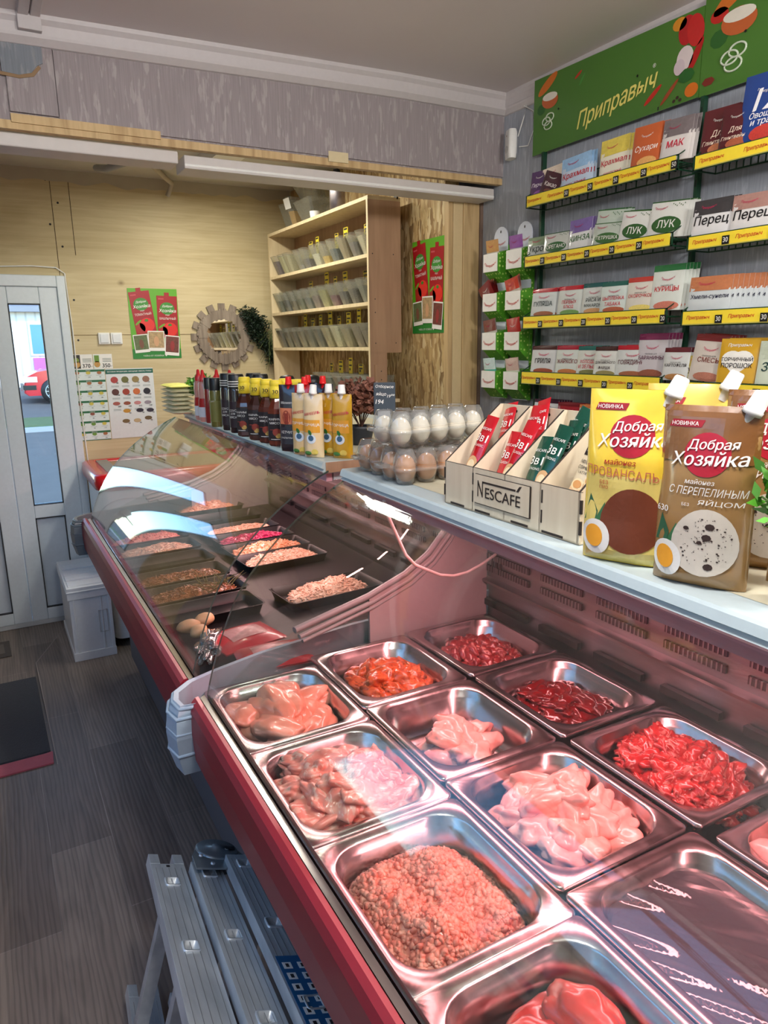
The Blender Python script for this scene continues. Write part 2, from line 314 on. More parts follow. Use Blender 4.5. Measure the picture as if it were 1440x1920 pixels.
m=MB(); m.box(.68,1.98,2.60,2.72,2.184,2.226,WPL); m.box(.68,1.98,2.598,2.604,2.19,2.20,WHITE); struct(m,'trim_6',bev=.004)
# timber post where the beam meets the right wall
m=MB(); m.box(1.90,1.984,2.705,2.78,0,2.19,PINE); struct(m,'trim_7',bev=.003)
m=MB(); m.box(1.85,1.899,2.710,2.765,0,2.19,mat((214,190,144),.6)); m.box(1.826,1.849,2.712,2.745,0,2.19,PINE); struct(m,'trim_8',bev=.002)
m=MB(); m.box(1.985,2.0,2.70,2.79,0,2.24,mat((120,98,84),.7)); struct(m,'trim_9')
# walls
m=MB(); m.box(2.0,2.1,-1.7,2.8,0,2.6,WALLPB); struct(m,'wall_right')
m=MB(); m.box(1.9,2.1,2.801,4.6,0,2.6,WALLPB); struct(m,'wall_right')
m=MB(); m.box(1.83,1.9,2.745,4.6,0,2.6,OSB); struct(m,'wall_right')
m=MB(); m.box(-.85,1.9,YB,4.56,1.986,2.6,PLY); m.box(.455,1.9,YB,4.56,0,1.986,PLY); m.box(-.85,-.335,YB,4.56,0,1.986,PLY); struct(m,'wall_back')
for i,(x,z0,z1) in enumerate(((.437,1.99,2.5),(.465,1.49,1.99),(.53,2.1,2.5))):
    m=MB(); m.box(x-.0015,x+.0015,YB-.0008,YB,z0,z1,mat((70,50,30),.8)); 
    if i<2:
        for k in range(6): m.lathe([(.006,0),(.006,.001)],DARK,(0,0,0),8); 
    m.V=[v for v in m.V]; struct(m,'trim_%d'%(10+i)) if i==2 else None
    if i<2:
        m=MB(); m.box(x-.0015,x+.0015,YB-.0008,YB,z0,z1,mat((70,50,30),.8))
        for k in range(5):
            z=z0+.04+k*(z1-z0-.06)/4; m.oval(x+(.03 if k%2 else -.02),z,.006,.006,DARK,FLAT(YB-.0012),8,1)
        struct(m,'trim_%d'%(10+i))
m=MB(); m.box(.46,1.83,YB-.0012,YB,1.667,1.670,mat((120,96,60),.8)); m.box(.46,1.83,YB-.0015,YB,.93,.935,DARK); struct(m,'trim_13')
m=MB(); m.grid(lambda u,v:(.2+1.62*u,YB-.002-.003*noise.noise(Vector((u*30,v*4,0))),2.535-.06*v-.03*v*noise.noise(Vector((u*14,0,3)))),90,3,mat((190,180,158),.8,bump=.5,bs=18)); struct(m,'trim_14')
m=MB(); m.box(-.85,2.1,-1.7,-1.6,0,2.6,WALLP); struct(m,'wall_front')
# left wall with the shop window the glass mirrors
W0,W1,Z0,Z1=.35,2.45,1.0,2.45
m=MB()
for a in ((-1.6,W0,0,2.6),(W1,4.5,0,2.6),(W0,W1,0,Z0),(W0,W1,Z1,2.6)): m.box(-.85,-.75,a[0],a[1],a[2],a[3],WALLP)
struct(m,'wall_left')
wn=MB()
for y in (W0,1.38,W1-.06): wn.box(-.83,-.77,y,y+.06,Z0,Z1,PVC)
wn.box(-.83,-.77,W0,W1,Z0,Z0+.06,PVC); wn.box(-.83,-.77,W0,W1,Z1-.06,Z1,PVC); wo=struct(wn,'window_1',bev=.004)
g=MB(); g.box(-.803,-.797,W0+.05,W1-.05,Z0+.05,Z1-.05,WGLASS); g.build('pane',parent=wo)
# ---------------------------------------------------------------- double door in the back wall
dm=mat((214,226,232),.3); gk=mat((40,44,48),.6)
f=MB(); 
for a in ((-.335,-.285,0,1.985),(.41,.455,0,1.985),(-.285,.41,1.925,1.985)): f.box(a[0],a[1],YB-.045,YB+.07,a[2],a[3],dm)
f.box(-.285,.41,YB-.03,YB+.07,0,.03,mat((190,196,198),.4)); struct(f,'door_1_frame',bev=.004)
def leaf(x0,x1,name,gl,pan):
    f=MB(); y0,y1=YB-.035,YB+.03
    f.box(x0,gl[0],y0,y1,.03,1.925,dm); f.box(gl[1],x1,y0,y1,.03,1.925,dm); f.box(gl[0],gl[1],y0,y1,gl[3],1.925,dm); f.box(gl[0],gl[1],y0,y1,pan[1],gl[2],dm); f.box(gl[0],gl[1],y0,y1,.03,pan[0],dm)
    d=struct(f,name,bev=.004)
    f=MB(); f.box(gl[0],gl[1],y0+.02,y0+.032,pan[0],pan[1],mat((206,220,230),.35)); f.build('lower_panel',parent=d)
    f=MB(); 
    for z0,z1 in ((gl[2],gl[3]),pan):
        for a in ((gl[0],gl[0]+.005,z0,z1),(gl[1]-.005,gl[1],z0,z1),(gl[0],gl[1],z0,z0+.005),(gl[0],gl[1],z1-.005,z1)): f.box(a[0],a[1],y0-.001,y0+.03,a[2],a[3],gk)
    f.build('gasket',parent=d)
    f=MB(); f.box(gl[0],gl[1],y0+.024,y0+.03,gl[2],gl[3],WGLASS); f.build('pane',parent=d)
    return d
leaf(.075,.41,'door_1',(.158,.316,.72,1.835),(.10,.645))
l2=leaf(-.283,.073,'door_2',(-.19,-.022,.72,1.835),(.10,.645))
f=MB(); f.box(-.045+.01,-.005+.01,YB-.075,YB-.06,1.0,1.10,PVC); f.tube([(-.015,YB-.04,1.03),(-.015,YB-.075,1.03),(-.10,YB-.08,1.03)],.008,PVC); f.box(-.035,.003,YB-.04,YB-.034,.93,1.11,PVC); f.build('door_handle',parent=l2)
# white cable hugging the door frame
c=MB(); c.tube([(-.3,YB-.006,2.02),(.1,YB-.006,2.025),(.3,YB-.006,2.035),(.42,YB-.006,2.03),(.462,YB-.006,2.0),(.47,YB-.006,1.7),(.468,YB-.006,1.3),(.475,YB-.006,.95)],.004,WHITE,6)
c.build('cable',label='white cable stapled around the top corner of the door frame',cat='cable')
# ---------------------------------------------------------------- outside
gd=mat((108,102,96),.9,bump=.5,bs=3,vary=.15); gr=mat((98,112,66),.9,bump=.6,bs=8,vary=.3)
m=MB(); 
def strip(m,pts,x0,x1,mm): m.grid(lambda u,v:(x0+(x1-x0)*u,pts[round(v*(len(pts)-1))][0],pts[round(v*(len(pts)-1))][1]),1,len(pts)-1,mm,False)
strip(m,[(4.57,-.12),(16.8,-.12)],-12,14,gd); strip(m,[(19.2,-.04),(21.5,.15),(26.8,.33)],-12,14,gd); m.box(-40,-.9,-14,4.57,-.3,-.12,gd); struct(m,'floor_outside')
m=MB(); strip(m,[(16.8,-.10),(17.4,-.04),(19.2,-.03)],-12,14,gr); m.build('grass_verge',kind='stuff',label='strip of green grass between the kerb and the street outside',cat='grass')
k=MB(); k.box(-12,14,16.6,16.8,-.14,-.03,mat((176,178,180),.8)); k.build('kerb',label='pale concrete kerb along the grass outside the door',cat='kerb')
sid=nodes_mat('white_metal_siding',lambda N,L,mp,ramp,mixc,bump,p:(lambda q:(L(mp((1,1,1)),q.inputs[0]),L(ramp(q.outputs[0],[(.0,(214,214,210)),(.2,(246,244,238)),(1,(246,244,238))]),p.inputs['Base Color']),bump(q.outputs[0],.5,.02)))(N('TexWave',wave_type='BANDS',bands_direction='X',Scale=1.1)))
t=thing('shop_building','white sided shop building across the street with a grey eave','building',(0,26.8,.3))
m=MB(); m.box(-2,12,0,3,0,3.0,sid); m.build('wall',parent=t)
m=MB(); m.box(-2.3,12.3,-.35,3.2,2.45,2.62,mat((150,150,156),.7,bump=.3,bs=4)); m.prism([(-.35,2.62),(3.2,2.62),(1.4,3.4)],'x',-2.3,12.3,mat((132,128,134),.8)); m.build('roof',parent=t)
m=MB(); m.box(1.45,2.6,-.06,0,1.05,2.12,WHITE); m.box(1.52,2.02,-.08,-.05,1.12,2.05,mat((80,150,190),.2)); m.box(2.02,2.53,-.08,-.05,1.12,2.05,mat((90,220,214),.4)); m.box(2.1,2.4,-.1,-.07,1.15,1.7,mat((226,150,140),.6)); m.build('window',parent=t)
m=MB(); m.box(1.5,2.9,-.1,0,.12,.98,mat((214,110,170),.6))
for i in range(14): m.oval(1.6+1.2*random.random(),.2+.7*random.random(),.08,.08,mat((240,190,220),.6),FLAT(-.104),10,1)
m.build('poster',parent=t,label='pink dotted poster')
t=thing('apartment_building','pale building seen mirrored in the display glass, across the side street','building',(-10,-2,-.12))
m=MB(); m.box(-4,0,-8,12,0,5.2,mat((196,176,150),.8)); m.build('wall',parent=t)
m=MB(); m.box(-4.2,.3,-8.2,12.2,5.2,5.45,mat((110,90,80),.8)); m.build('roof',parent=t)
for i in range(7):
    m=MB(); m.box(0,.05,-7+i*2.6,-5.7+i*2.6,1.0,2.4,mat((70,84,100),.1)); m.build('window',parent=t); m=MB(); m.box(0,.05,-7+i*2.6,-5.7+i*2.6,3.2,4.5,mat((70,84,100),.1)); m.build('window',parent=t)
# utility pole and wires crossing the sky the display glass mirrors
t=thing('utility_pole','grey utility pole with sagging wires beside the side street','pole',(-5.2,4.6,-.12))
m=MB(); m.tube([(0,0,0),(0,0,7)],.1,mat((120,112,104),.8),8); m.box(-.05,.05,-.7,.7,6.3,6.42,mat((90,80,72),.8)); m.build('post',parent=t)
for k in range(5):
    m=MB(); m.tube([(0,-.6+.3*k-12*u,6.45-2.2*4*u*(1-u)*.5+(.3*k)*u) for u in [i/10 for i in range(11)]],.016,BLACK,5); m.build('wire',parent=t)
# red car
t=thing('car','red hatchback parked on the street outside the glass door','car',(.88,21.2,.16)); cr=mat((206,30,48),.2,coat=.6)
P=[(0,.28),(.02,.52),(.10,.70),(.35,.82),(1.05,.93),(1.65,1.36),(2.4,1.46),(3.2,1.42),(3.75,1.05),(3.95,.9),(4.0,.35),(3.9,.22),(.1,.2)]
m=MB(); n=len(P)
L=[[(x+(2-x)*.04*abs(s),y,z*(1-.0*abs(s))) for x,z in P] for s,y in ((1,0),(.4,-.0),(0,-.02))]
m.prism(P,'y',.06,1.64,cr); 
for y0,y1,sg in ((0,.06,1),(1.64,1.7,1)): m.prism([(x*.985+.03,z*.98+.008) for x,z in P],'y',y0,y1,cr)
m.build('body',parent=t,bev=.03)
m=MB(); m.prism([(1.12,.93),(1.62,1.30),(2.4,1.39),(3.1,1.36),(3.5,1.0),(2.4,.93)],'y',-.012,1.712,mat((30,36,44),.08)); m.build('window',parent=t)
m=MB(); m.box(-.02,.34,.0-.01,.35,.56,.70,mat((230,236,240),.1,coat=.5)); m.build('headlight',parent=t)
m=MB(); m.box(-.015,.3,-.012,1.5,.36,.48,BLACK); m.build('grille',parent=t)
for x in (.72,3.25):
    m=MB(); xf=Matrix.Translation((x,0,.31))@Matrix.Rotation(PI/2,4,'X'); m.xf=xf
    m.lathe([(.2,-.2),(.33,-.2),(.33,0),(.31,.03),(.21,.035)],BLACK,n=28); wh=m.build('wheel',parent=t)
    m=MB(); m.xf=xf
    for i in range(10):
        a=2*PI*i/10; m.tube([(.04*math.cos(a),.04*math.sin(a),.045),(.2*math.cos(a),.2*math.sin(a),.045)],.014,mat((205,208,214),.25,m=.8),6)
    m.tube([(.21*math.cos(2*PI*i/24),.21*math.sin(2*PI*i/24),.045) for i in range(25)],.012,mat((205,208,214),.25,m=.8),6); m.lathe([(.05,.03),(.05,.055)],mat((205,208,214),.25,m=.8)); m.build('hubcap',parent=wh)
# ---------------------------------------------------------------- unseen lamps, added to light both rooms
for i,(x,y,l) in enumerate(((.35,.45,'over the customer side'),(1.25,-.25,'behind the counter'))):
    t=thing('added_ceiling_lamp','unseen added round ceiling lamp with a short stem '+l,'lamp',(x,y,2.553)); m=MB(); m.lathe([(.06,-.03),(.07,-.02),(.07,0)],WHITE); m.build('base',parent=t); m=MB(); m.lathe([(.02,-.10),(.02,-.03)],WHITE); m.build('socket',parent=t)
t=thing('added_linear_lamp','unseen long slim lamp added under the back room ceiling near the strand board wall','lamp',(1.15,3.5,2.47))
m=MB(); m.box(-.07,.07,-.55,.55,0,.065,WHITE); m.build('housing',parent=t)
# ================================================================ refrigerated display cases
def ip(x,T):
    for (a,u),(b_,v) in zip(T,T[1:]):
        if x<=b_: return u+(v-u)*max(0,(x-a))/(b_-a)
    return T[-1][1]
END=[(.30,0),(.345,.04),(.45,.12),(.78,.22),(1.25,.25),(1.5,.25)]
ye=lambda x:ip(x,END)
xw=lambda y:.728+.034*y            # front edge of the worktop
bez=lambda t:((1-t)**2*.345+2*t*(1-t)*.44+t*t*.795,(1-t)**2*.845+2*t*(1-t)*1.13+t*t*1.262)
PNK=mat((255,150,158),.4,em=5.0); PALE=mat((190,206,210),.35)
def case(label,y0,y1,shear0,caps,ledp,sect):
    t=thing('display_case',label,'display case',(0,0,0))
    Y=lambda x,e:(y1+ye(x)) if e else (y0+(ye(x) if shear0 else 0))
    def slab(m,P,mt,a=0,b_=0):   # profile in xz swept from end to end, following the slanted ends
        L=[[(x,Y(x,0)+a,z) for x,z in P],[(x,Y(x,1)+b_,z) for x,z in P]]; n=len(P)
        m.add(L[0]+L[1],[(i,(i+1)%n,n+(i+1)%n,n+i) for i in range(n)]+[tuple(range(n))[::-1],tuple(range(n,2*n))],mt)
    m=MB(); slab(m,[(.470,.10),(1.36,.10),(1.36,.64),(.470,.64)],mat((92,98,106),.5)); slab(m,[(.52,0),(1.3,0),(1.3,.10),(.52,.10)],DARK,.03,-.03)
    for k in range(int((y1-y0)/.42)):
        for j in range(5): m.box(.467,.471,y0+.5+k*.42,y0+.7+k*.42,.34+j*.035,.352+j*.035,BLACK)
    m.build('cabinet_body',parent=t,bev=.004)
    m=MB(); slab(m,[(.333,.70),(.50,.62),(1.36,.62),(1.36,.66),(.40,.66),(.362,.72),(.362,.80),(.348,.80),(.333,.74)],STEEL2)
    slab(m,[(.362,.762),(1.249,.762),(1.249,.768),(.362,.768)] if sect=='far' else [(.362,.686),(1.249,.686),(1.249,.692),(.362,.692)],DARK,.005,-.03); m.build('tank',parent=t)
    m=MB(); slab(m,[(.300,.722),(.2955,.79),(.299,.836),(.306,.849),(.316,.853),(.325,.85),(.329,.842),(.329,.722)],RED); m.build('bumper_rail',parent=t)
    m=MB(); slab(m,[(.330,.80),(.342,.80),(.342,.843),(.330,.843)],STEEL); slab(m,[(.350,.80),(.356,.80),(.356,.833),(.350,.833)],BLACK); slab(m,[(.358,.795),(.364,.795),(.364,.822),(.358,.822)],DARK); m.build('glass_channel',parent=t)
    # back wall of the tank: sloped lower panel, ledge, slotted upper panel
    m=MB(); slab(m,[(1.25,.66),(1.262,.66),(1.268,.898),(1.238,.898),(1.236,.906),(1.262,.910),(1.256,1.012),(1.262,1.018),(1.262,1.245),(1.275,1.245),(1.275,.66),(1.262,.655)],STEEL2,.01,-.03)
    yy=y0+.06
    while yy<y1+.1:
        if yy+.155<y1+.2:
            for z0 in (.967,.930):
                m.box(1.2535,1.262,yy,yy+.155,z0,z0+.018,mat((60,44,50),.6))
                for k in range(13): m.box(1.252,1.262,yy+.006+k*.0117,yy+.010+k*.0117,z0,z0+.018,STEEL2)
            m.box(1.2475,1.2625,yy+.0,yy+.15,.824,.842,BLACK)
        yy+=.205
    for k in range(3): m.box(1.2535,1.262,y1+.185-k*.018,y1+.193-k*.018,.935,.985,mat((60,44,50),.6))
    m.build('back_panel',parent=t)
    # worktop with a soft front lip
    m=MB(); ya,yb=(y0+(.24 if shear0 else 0)),y1+.215
    pr=lambda y:[(xw(y)-.006+dx,y,z) for dx,z in ((0.004,1.285),(0,1.281),(-.004,1.268),(.004,1.264),(-.002,1.258),(.004,1.252),(.02,1.252),(.70,1.252),(.70,1.285))]
    P=[pr(ya),pr(yb)]; m.loft(P,PALE if sect=='near' else mat((188,200,200),.35),sm=False); 
    m.box(xw(ya)+.003,1.40,ya-.002,ya,1.254,1.283,CHIP); m.add([(xw(ya)+.05,ya+.001,1.2856),(1.42,ya+.001,1.2856),(1.45,yb-.001,1.2856),(xw(yb)+.05,yb-.001,1.2856)],[(0,1,2,3)],mat((208,202,176),.4)); m.build('worktop',parent=t)
    # lamp under the front lip
    m=MB(); n=2
    for x0,x1,z0,z1,mm in ((.035,.10,1.228,1.25,PALE),(.012,.03,1.226,1.25,mat((214,170,180),.35))):
        L=[[(xw(y)+a,y,z) for a,z in ((x0,z0),(x1,z0),(x1,z1),(x0,z1))] for y in (ya+.02,yb-.02)]; m.loft(L,mm,sm=False)
    lm=m.build('lamp_housing',parent=t)
    m=MB(); m.tube([(xw(y)+.07,y,1.222) for y in (ya+.08,yb-.08)],.007,PNK); m.build('lamp_tube',parent=lm)
    # curved glass
    m=MB(); N_=26
    A=[bez(i/N_) for i in range(N_+1)]; th=.005
    Bp=[]
    for i,(x,z) in enumerate(A):
        a=A[max(0,i-1)]; c=A[min(N_,i+1)]; dx,dz=c[0]-a[0],c[1]-a[1]; l=math.hypot(dx,dz); Bp.append((x+dz/l*th,z-dx/l*th))
    V=[]; 
    for e in (0,1):
        V+=[(x,Y(x,e)+(.012 if not e else -.012),z) for x,z in A]+[(x,Y(x,e)+(.012 if not e else -.012),z) for x,z in Bp]
    k=N_+1; F=[]
    for i in range(N_): F+=[(i,i+1,2*k+i+1,2*k+i),(k+i+1,k+i,3*k+i,3*k+i+1)]
    m.add(V,F,GLASS,True)
    m.add(V,[(i,k+i,k+i+1,i+1) for i in range(N_)]+[(2*k+i,2*k+i+1,3*k+i+1,3*k+i) for i in range(N_)]+[(0,2*k,3*k,k),(N_,k+N_,3*k+N_,2*k+N_)],clear('glass_edge_green',(150,178,170),diff=.35,dc=(120,140,136)) if 'EDG' not in globals() else EDG); m.build('curved_glass',parent=t)
    # side walls with their swept grey seal
    CV=[(.37,.838),(.48,.868),(.6,.905),(.84,.932),(.96,.972),(1.04,1.018),(1.10,1.078),(1.15,1.16),(1.165,1.25)]
    for e in ([0,1] if shear0 else [1]):
        sg=-1 if e else 1; PP=[c for c in CV if c[0]>.7]+[(1.255,1.25),(1.255,.66),(.84,.66)]; PG=[c for c in CV if c[0]<.9]+[(.84,.66),(.37,.66)]
        m=MB(); n=len(PP); V=[(x,Y(x,e)+sg*.025,z) for x,z in PP]+[(x,Y(x,e)+sg*.035,z) for x,z in PP]
        m.add(V,[tuple(range(n)),tuple(range(n,2*n))[::-1]]+[(i,(i+1)%n,n+(i+1)%n,n+i) for i in range(n)],GLASS if (shear0 and not e) else mat((178,170,170),.35))
        n=len(PG); V=[(x,Y(x,e)+sg*.026,z) for x,z in PG]+[(x,Y(x,e)+sg*.032,z) for x,z in PG]; m.add(V,[tuple(range(n)),tuple(range(n,2*n))[::-1]],GLASS); sw=m.build('side_wall',parent=t)
        if shear0 and not e: continue
        m=MB()
        for q,dz in ((.009,0),(.007,-.020),(.005,-.034)): m.tube([(x-dz*.6,Y(x,e)+sg*.03,z+dz) for x,z in CV[2:]],q,mat((150,150,150),.35))
        m.build('seal',parent=sw)
    if caps:
        for e,cm in caps:
            m=MB(); sg=1 if e else -1
            path=[(.312,-.005),(.288,.0),(.284,.03),(.292,.062),(.33,.098),(.40,.128),(.52,.165),(.80,.215),(1.3,.245)]
            L=[]
            for i,(x,dy) in enumerate(path):
                a=path[max(0,i-1)]; c=path[min(len(path)-1,i+1)]; dx,d2=c[0]-a[0],c[1]-a[1]; l=math.hypot(dx,d2); nx,ny=-d2/l,dx/l
                th=.012 if i<1 else (.028 if i<5 else .02); bs=(y1 if e else y0)
                L.append([(x+nx*o,bs+(dy+ny*o),z-(.0 if i<6 else 0)) for o,z in ((0,.71),(th*.6,.69),(th,.73),(th+.004,.78),(th,.82),(th-.006,.828),(th-.006,.834),(th-.010,.842),(th*.4,.852),(0,.85))])
            m.loft(L,cm,sm=False)
            for o_,zz in ((.5,.845),(.9,.826),(1.0,.79),(1.0,.74)):
                m.tube([(p_[0]+(L[i][2][0]-L[i][0][0])*o_,p_[1]+(L[i][2][1]-L[i][0][1])*o_,zz) for i,p_ in enumerate([l[0] for l in L])],.0045,cm,6)
            m.build('end_cap',parent=t)
    return t
EDG=clear('glass_edge_green',(110,140,132),diff=.5,dc=(90,112,106))
case('near display case full of raw meat in steel pans, with a red bumper rail',-.45,1.43,False,[(1,GREYP)],0,'near')
case('far display case with black salad trays, its red rail ending by the white crates',1.53,3.36,True,[(1,mat((92,100,106),.4))],0,'far')
m=MB(); m.tube([(.775,1.41,1.245),(.79,1.425,1.21),(.807,1.43,1.177),(.861,1.46,1.088),(.90,1.48,1.05),(.948,1.5,1.023),(1.0,1.515,.995),(1.053,1.53,.979),(1.11,1.545,.975),(1.165,1.56,.982),(1.21,1.58,.987),(1.252,1.602,.99)],.0042,mat((240,226,220),.4),8)
m.build('cable',label='pale cable sagging inside the near display case from lamp to back panel',cat='cable')
# ---------------------------------------------------------------- steel pans
def make_pan():
    w,h=.284,.309; m=MB(); R=rrect
    m.loft([R(w,h,.012,-.010),R(w,h,.012,-.002),R(w-.006,h-.006,.011,0),R(w-.038,h-.038,.056,0),R(w-.044,h-.044,.058,-.004),R(w-.050,h-.050,.058,-.018),R(w-.056,h-.056,.056,-.020),R(w-.060,h-.060,.05,-.088),R(w-.075,h-.075,.045,-.098),R(w-.10,h-.10,.03,-.100)],STEEL,(0,1)); return m
PX=(.500,.790,1.088); PYR=((1.392,1.080,.768,.462),(1.440,1.128,.814,.498),(1.450,1.130,.806,.470))
names=[['chicken breast fillets','boneless thigh meat','pink minced meat','large red beef pieces'],['marinated orange chicken wings','a few pale chicken pieces','pale pink chicken legs',''],['dark marbled hearts','dark red liver','bright red giblets','a whole chicken']]
pp=None; PAN={}
for r in range(3):
    for k in range(4):
        loc=(PX[r],PYR[r][k],.812); lb='stainless steel food pan holding '+names[r][k] if names[r][k] else 'steel pan under the film wrapped tray in the near case'
        if pp is None: pp=make_pan().build('food_pan',loc=loc,rz=0,label=lb,cat='food pan',group='steel pans in the near case')
        else: dup(pp,loc,(0,0,0),lb)
        PAN[(r,k)]=loc
# ---------------------------------------------------------------- meat pieces
def blob(seed,sx,sy,sz,mt,amp=.22,fr=1.8,tear=0.,sub=3,fold=0.):
    import bmesh
    bm=bmesh.new(); bmesh.ops.create_icosphere(bm,subdivisions=sub,radius=1); V=[]
    for v in bm.verts:
        p=v.co; q=p*fr+Vector((seed*3.1,seed*1.7,seed)); k=1+amp*noise.noise(q)*1.6+amp*.5*noise.noise(q*2.3)+fold*abs(noise.noise(q*1.4))
        V.append((p.x*sx*k,p.y*sy*k*(1-tear*p.x),p.z*sz*k))
    F=[tuple(x.index for x in f.verts) for f in bm.faces]; bm.free(); m=MB(); m.add(V,F,mt,True); return m
def pile(pan,name,label,group,protos,n,ex=.085,ey=.10,zb=-.075,hh=.05,tilt=.5,sc=(.85,1.15),mind=.0,seed=1,cat='meat'):
    R=random.Random(seed); x0,y0,z0=PAN[pan] if isinstance(pan,tuple) and len(pan)==2 else pan; obs=[]; pts=[]
    for i in range(n):
        for tr in range(60):
            u,v=R.uniform(-1,1),R.uniform(-1,1)
            if u*u+v*v<1.05 and all((u-a)**2+(v-c)**2>mind*mind for a,c,_ in pts): break
        lay=sum(1 for a,c,_ in pts if (u-a)**2+(v-c)**2<(mind*1.6+.05)**2); pts.append((u,v,0))
        z=z0+zb+hh*(1-.75*(u*u+v*v))+min(lay,2)*.006
        p=protos[i%len(protos)]; loc=(x0+u*ex,y0+v*ey,z); rot=(R.uniform(-tilt,tilt),R.uniform(-tilt,tilt),R.uniform(0,2*PI)); s=R.uniform(*sc)
        if p not in obs:
            o=p.build(name,loc=loc,rot=rot,label=label,cat=cat,group=group); p.ob=o; obs.append(p); o.scale=(s,s,s)
        else: dup(p.ob,loc,rot,scale=(s,s,s))
pile((0,0),'chicken_fillet','pale pink chicken breast fillet in the pan nearest the far case','chicken breast fillets',[blob(i,.066,.038,.024,BREAST,.16,1.3,.3,4) for i in range(4)],16,.070,.085,-.060,.045,.22,mind=.42,seed=5)
pile((0,1),'thigh_piece','folded boneless thigh piece in the second front row pan','boneless thigh pieces',[blob(i+10,.054,.036,.021,THIGH,.30,1.7,.15,4,.22) for i in range(5)],28,.082,.102,-.060,.056,.5,mind=.26,seed=9)
pile((1,0),'marinated_wing','orange spiced chicken wing piece in the middle row pan by the far case','marinated wings',[blob(i+20,.036,.021,.017,MARIN,.3,1.8,.25,3,.2) for i in range(4)],30,.088,.10,-.066,.045,.35,mind=.24,seed=3)
pile((1,1),'chicken_piece','small pale pink chicken piece on the empty half of its pan','pale chicken pieces',[blob(i+30,.042,.026,.02,SKIN,.3,1.6,.3,3,.2) for i in range(3)],11,.062,.06,-.072,.04,.4,mind=.4,seed=8)
pile((1,2),'chicken_drumstick','pale pink chicken leg in the third pan of the middle row','chicken legs',[blob(i+40,.056,.029,.024,SKIN,.22,1.4,.42,4,.1) for i in range(4)],22,.078,.10,-.064,.058,.5,mind=.3,seed=12)
pile((2,0),'marbled_heart','dark marbled heart in the far pan under the worktop','marbled hearts',[blob(i+50,.023,.017,.015,HEART,.25,1.5,.3) for i in range(4)],60,.092,.10,-.07,.045,.6,mind=.15,seed=4)
pile((2,1),'liver_lobe','glossy dark red liver lobe in the back row pan','liver lobes',[blob(i+60,.044,.03,.014,LIVER,.35,1.6,.1,4,.2) for i in range(4)],26,.08,.096,-.075,.045,.3,mind=.24,seed=6)
pile((2,2),'giblet','bright red giblet in the third pan of the back row','bright red giblets',[blob(i+70,.036,.028,.02,GIBLET,.5,2.0,.1,4,.3) for i in range(5)],44,.09,.11,-.07,.062,.7,mind=.2,seed=7)
def heap(name,label,cat,loc,w,h,z,hh,mt,seed,fr=70,amp=.008,parent=None,nx=120,ny=140,pw=2.2,rz=0,strand=0,nod=0):
    m=MB(); 
    def f(u,v):
        a,c=(u-.5)*2,(v-.5)*2; x,y=a*w/2*math.sqrt(max(0,1-c*c/2.6)),c*h/2*math.sqrt(max(0,1-a*a/2.6)); r=min(1,max(abs(a),abs(c)))
        k=(1-r**pw); q=Vector((x*fr+seed,y*fr,seed*1.3)); d=noise.voronoi(q)[0][0]
        zz=hh*k*(.75+.5*noise.noise(Vector((x*16+seed,y*16,1))))+amp*(1-d)*(1 if r<.98 else 0)+amp*.6*noise.noise(q*2.1)
        return (x,y,z+zz)
    m.grid(f,nx,ny,mt)
    Q=random.Random(seed)
    if nod:
        import bmesh
        bm=bmesh.new(); bmesh.ops.create_icosphere(bm,subdivisions=2 if nod>900 else 1,radius=1); IV=[v.co.copy() for v in bm.verts]; IF=[tuple(v.index for v in q.verts) for q in bm.faces]; bm.free()
        for k in range(nod):
            u,v=Q.random(),Q.random(); c_=Vector(f(u,v)); r_=Q.uniform(.0028,.0062); sd=Vector((k*1.7,k*.3,0)); A=Matrix.Rotation(Q.uniform(0,6),3,(Q.random(),Q.random(),Q.random()+.1))
            m.add([tuple(c_+A@Vector((p.x*r_*1.3,p.y*r_,p.z*r_*.8))*(1+.35*noise.noise(p*1.6+sd))) for p in IV],IF,mt,True)
    for k in range(strand):
        u,v=Q.random(),Q.random(); c_=Vector(f(u,v)); a=Q.uniform(0,2*PI); d=Vector((math.cos(a),math.sin(a),Q.uniform(-.2,.45))); l=Q.uniform(.010,.022); b_=d.cross(Vector((0,0,1))).normalized()*Q.uniform(-.006,.006)
        m.tube([c_-d*l*.5,c_+b_+Vector((0,0,.002)),c_+d*l*.5],Q.uniform(.0012,.0022),mt,5)
    return m.build(name,loc=loc,rz=rz,label=label,cat=cat,kind='stuff')
x,y,z=PAN[(0,2)]; heap('minced_meat','heap of pink minced meat in the third pan of the front row','minced meat',(x,y,z),.236,.268,-.066,.062,MINCE,3,60,.003,nx=90,ny=100,pw=3,nod=2400)
x,y,z=PAN[(0,3)]
for i,(dx,dy,dz,sx,sy,sz,rz) in enumerate(((-.045,.03,-.045,.075,.06,.036,.5),(.03,-.06,-.05,.085,.055,.034,2.2),(.062,.05,-.04,.034,.055,.026,.3),(-.05,-.075,-.05,.06,.05,.03,1.2),(.02,.085,-.06,.05,.03,.02,.1))):
    blob(i+80,sx,sy,sz,BEEF,.22,1.3,.1,4,.1).build('beef_piece',loc=(x+dx,y+dy,z+dz),rz=rz,label='large smooth '+('red','dark red','bumpy pale','deep red','small red')[i]+' piece of beef in the nearest front row pan',cat='meat',group='large beef pieces')
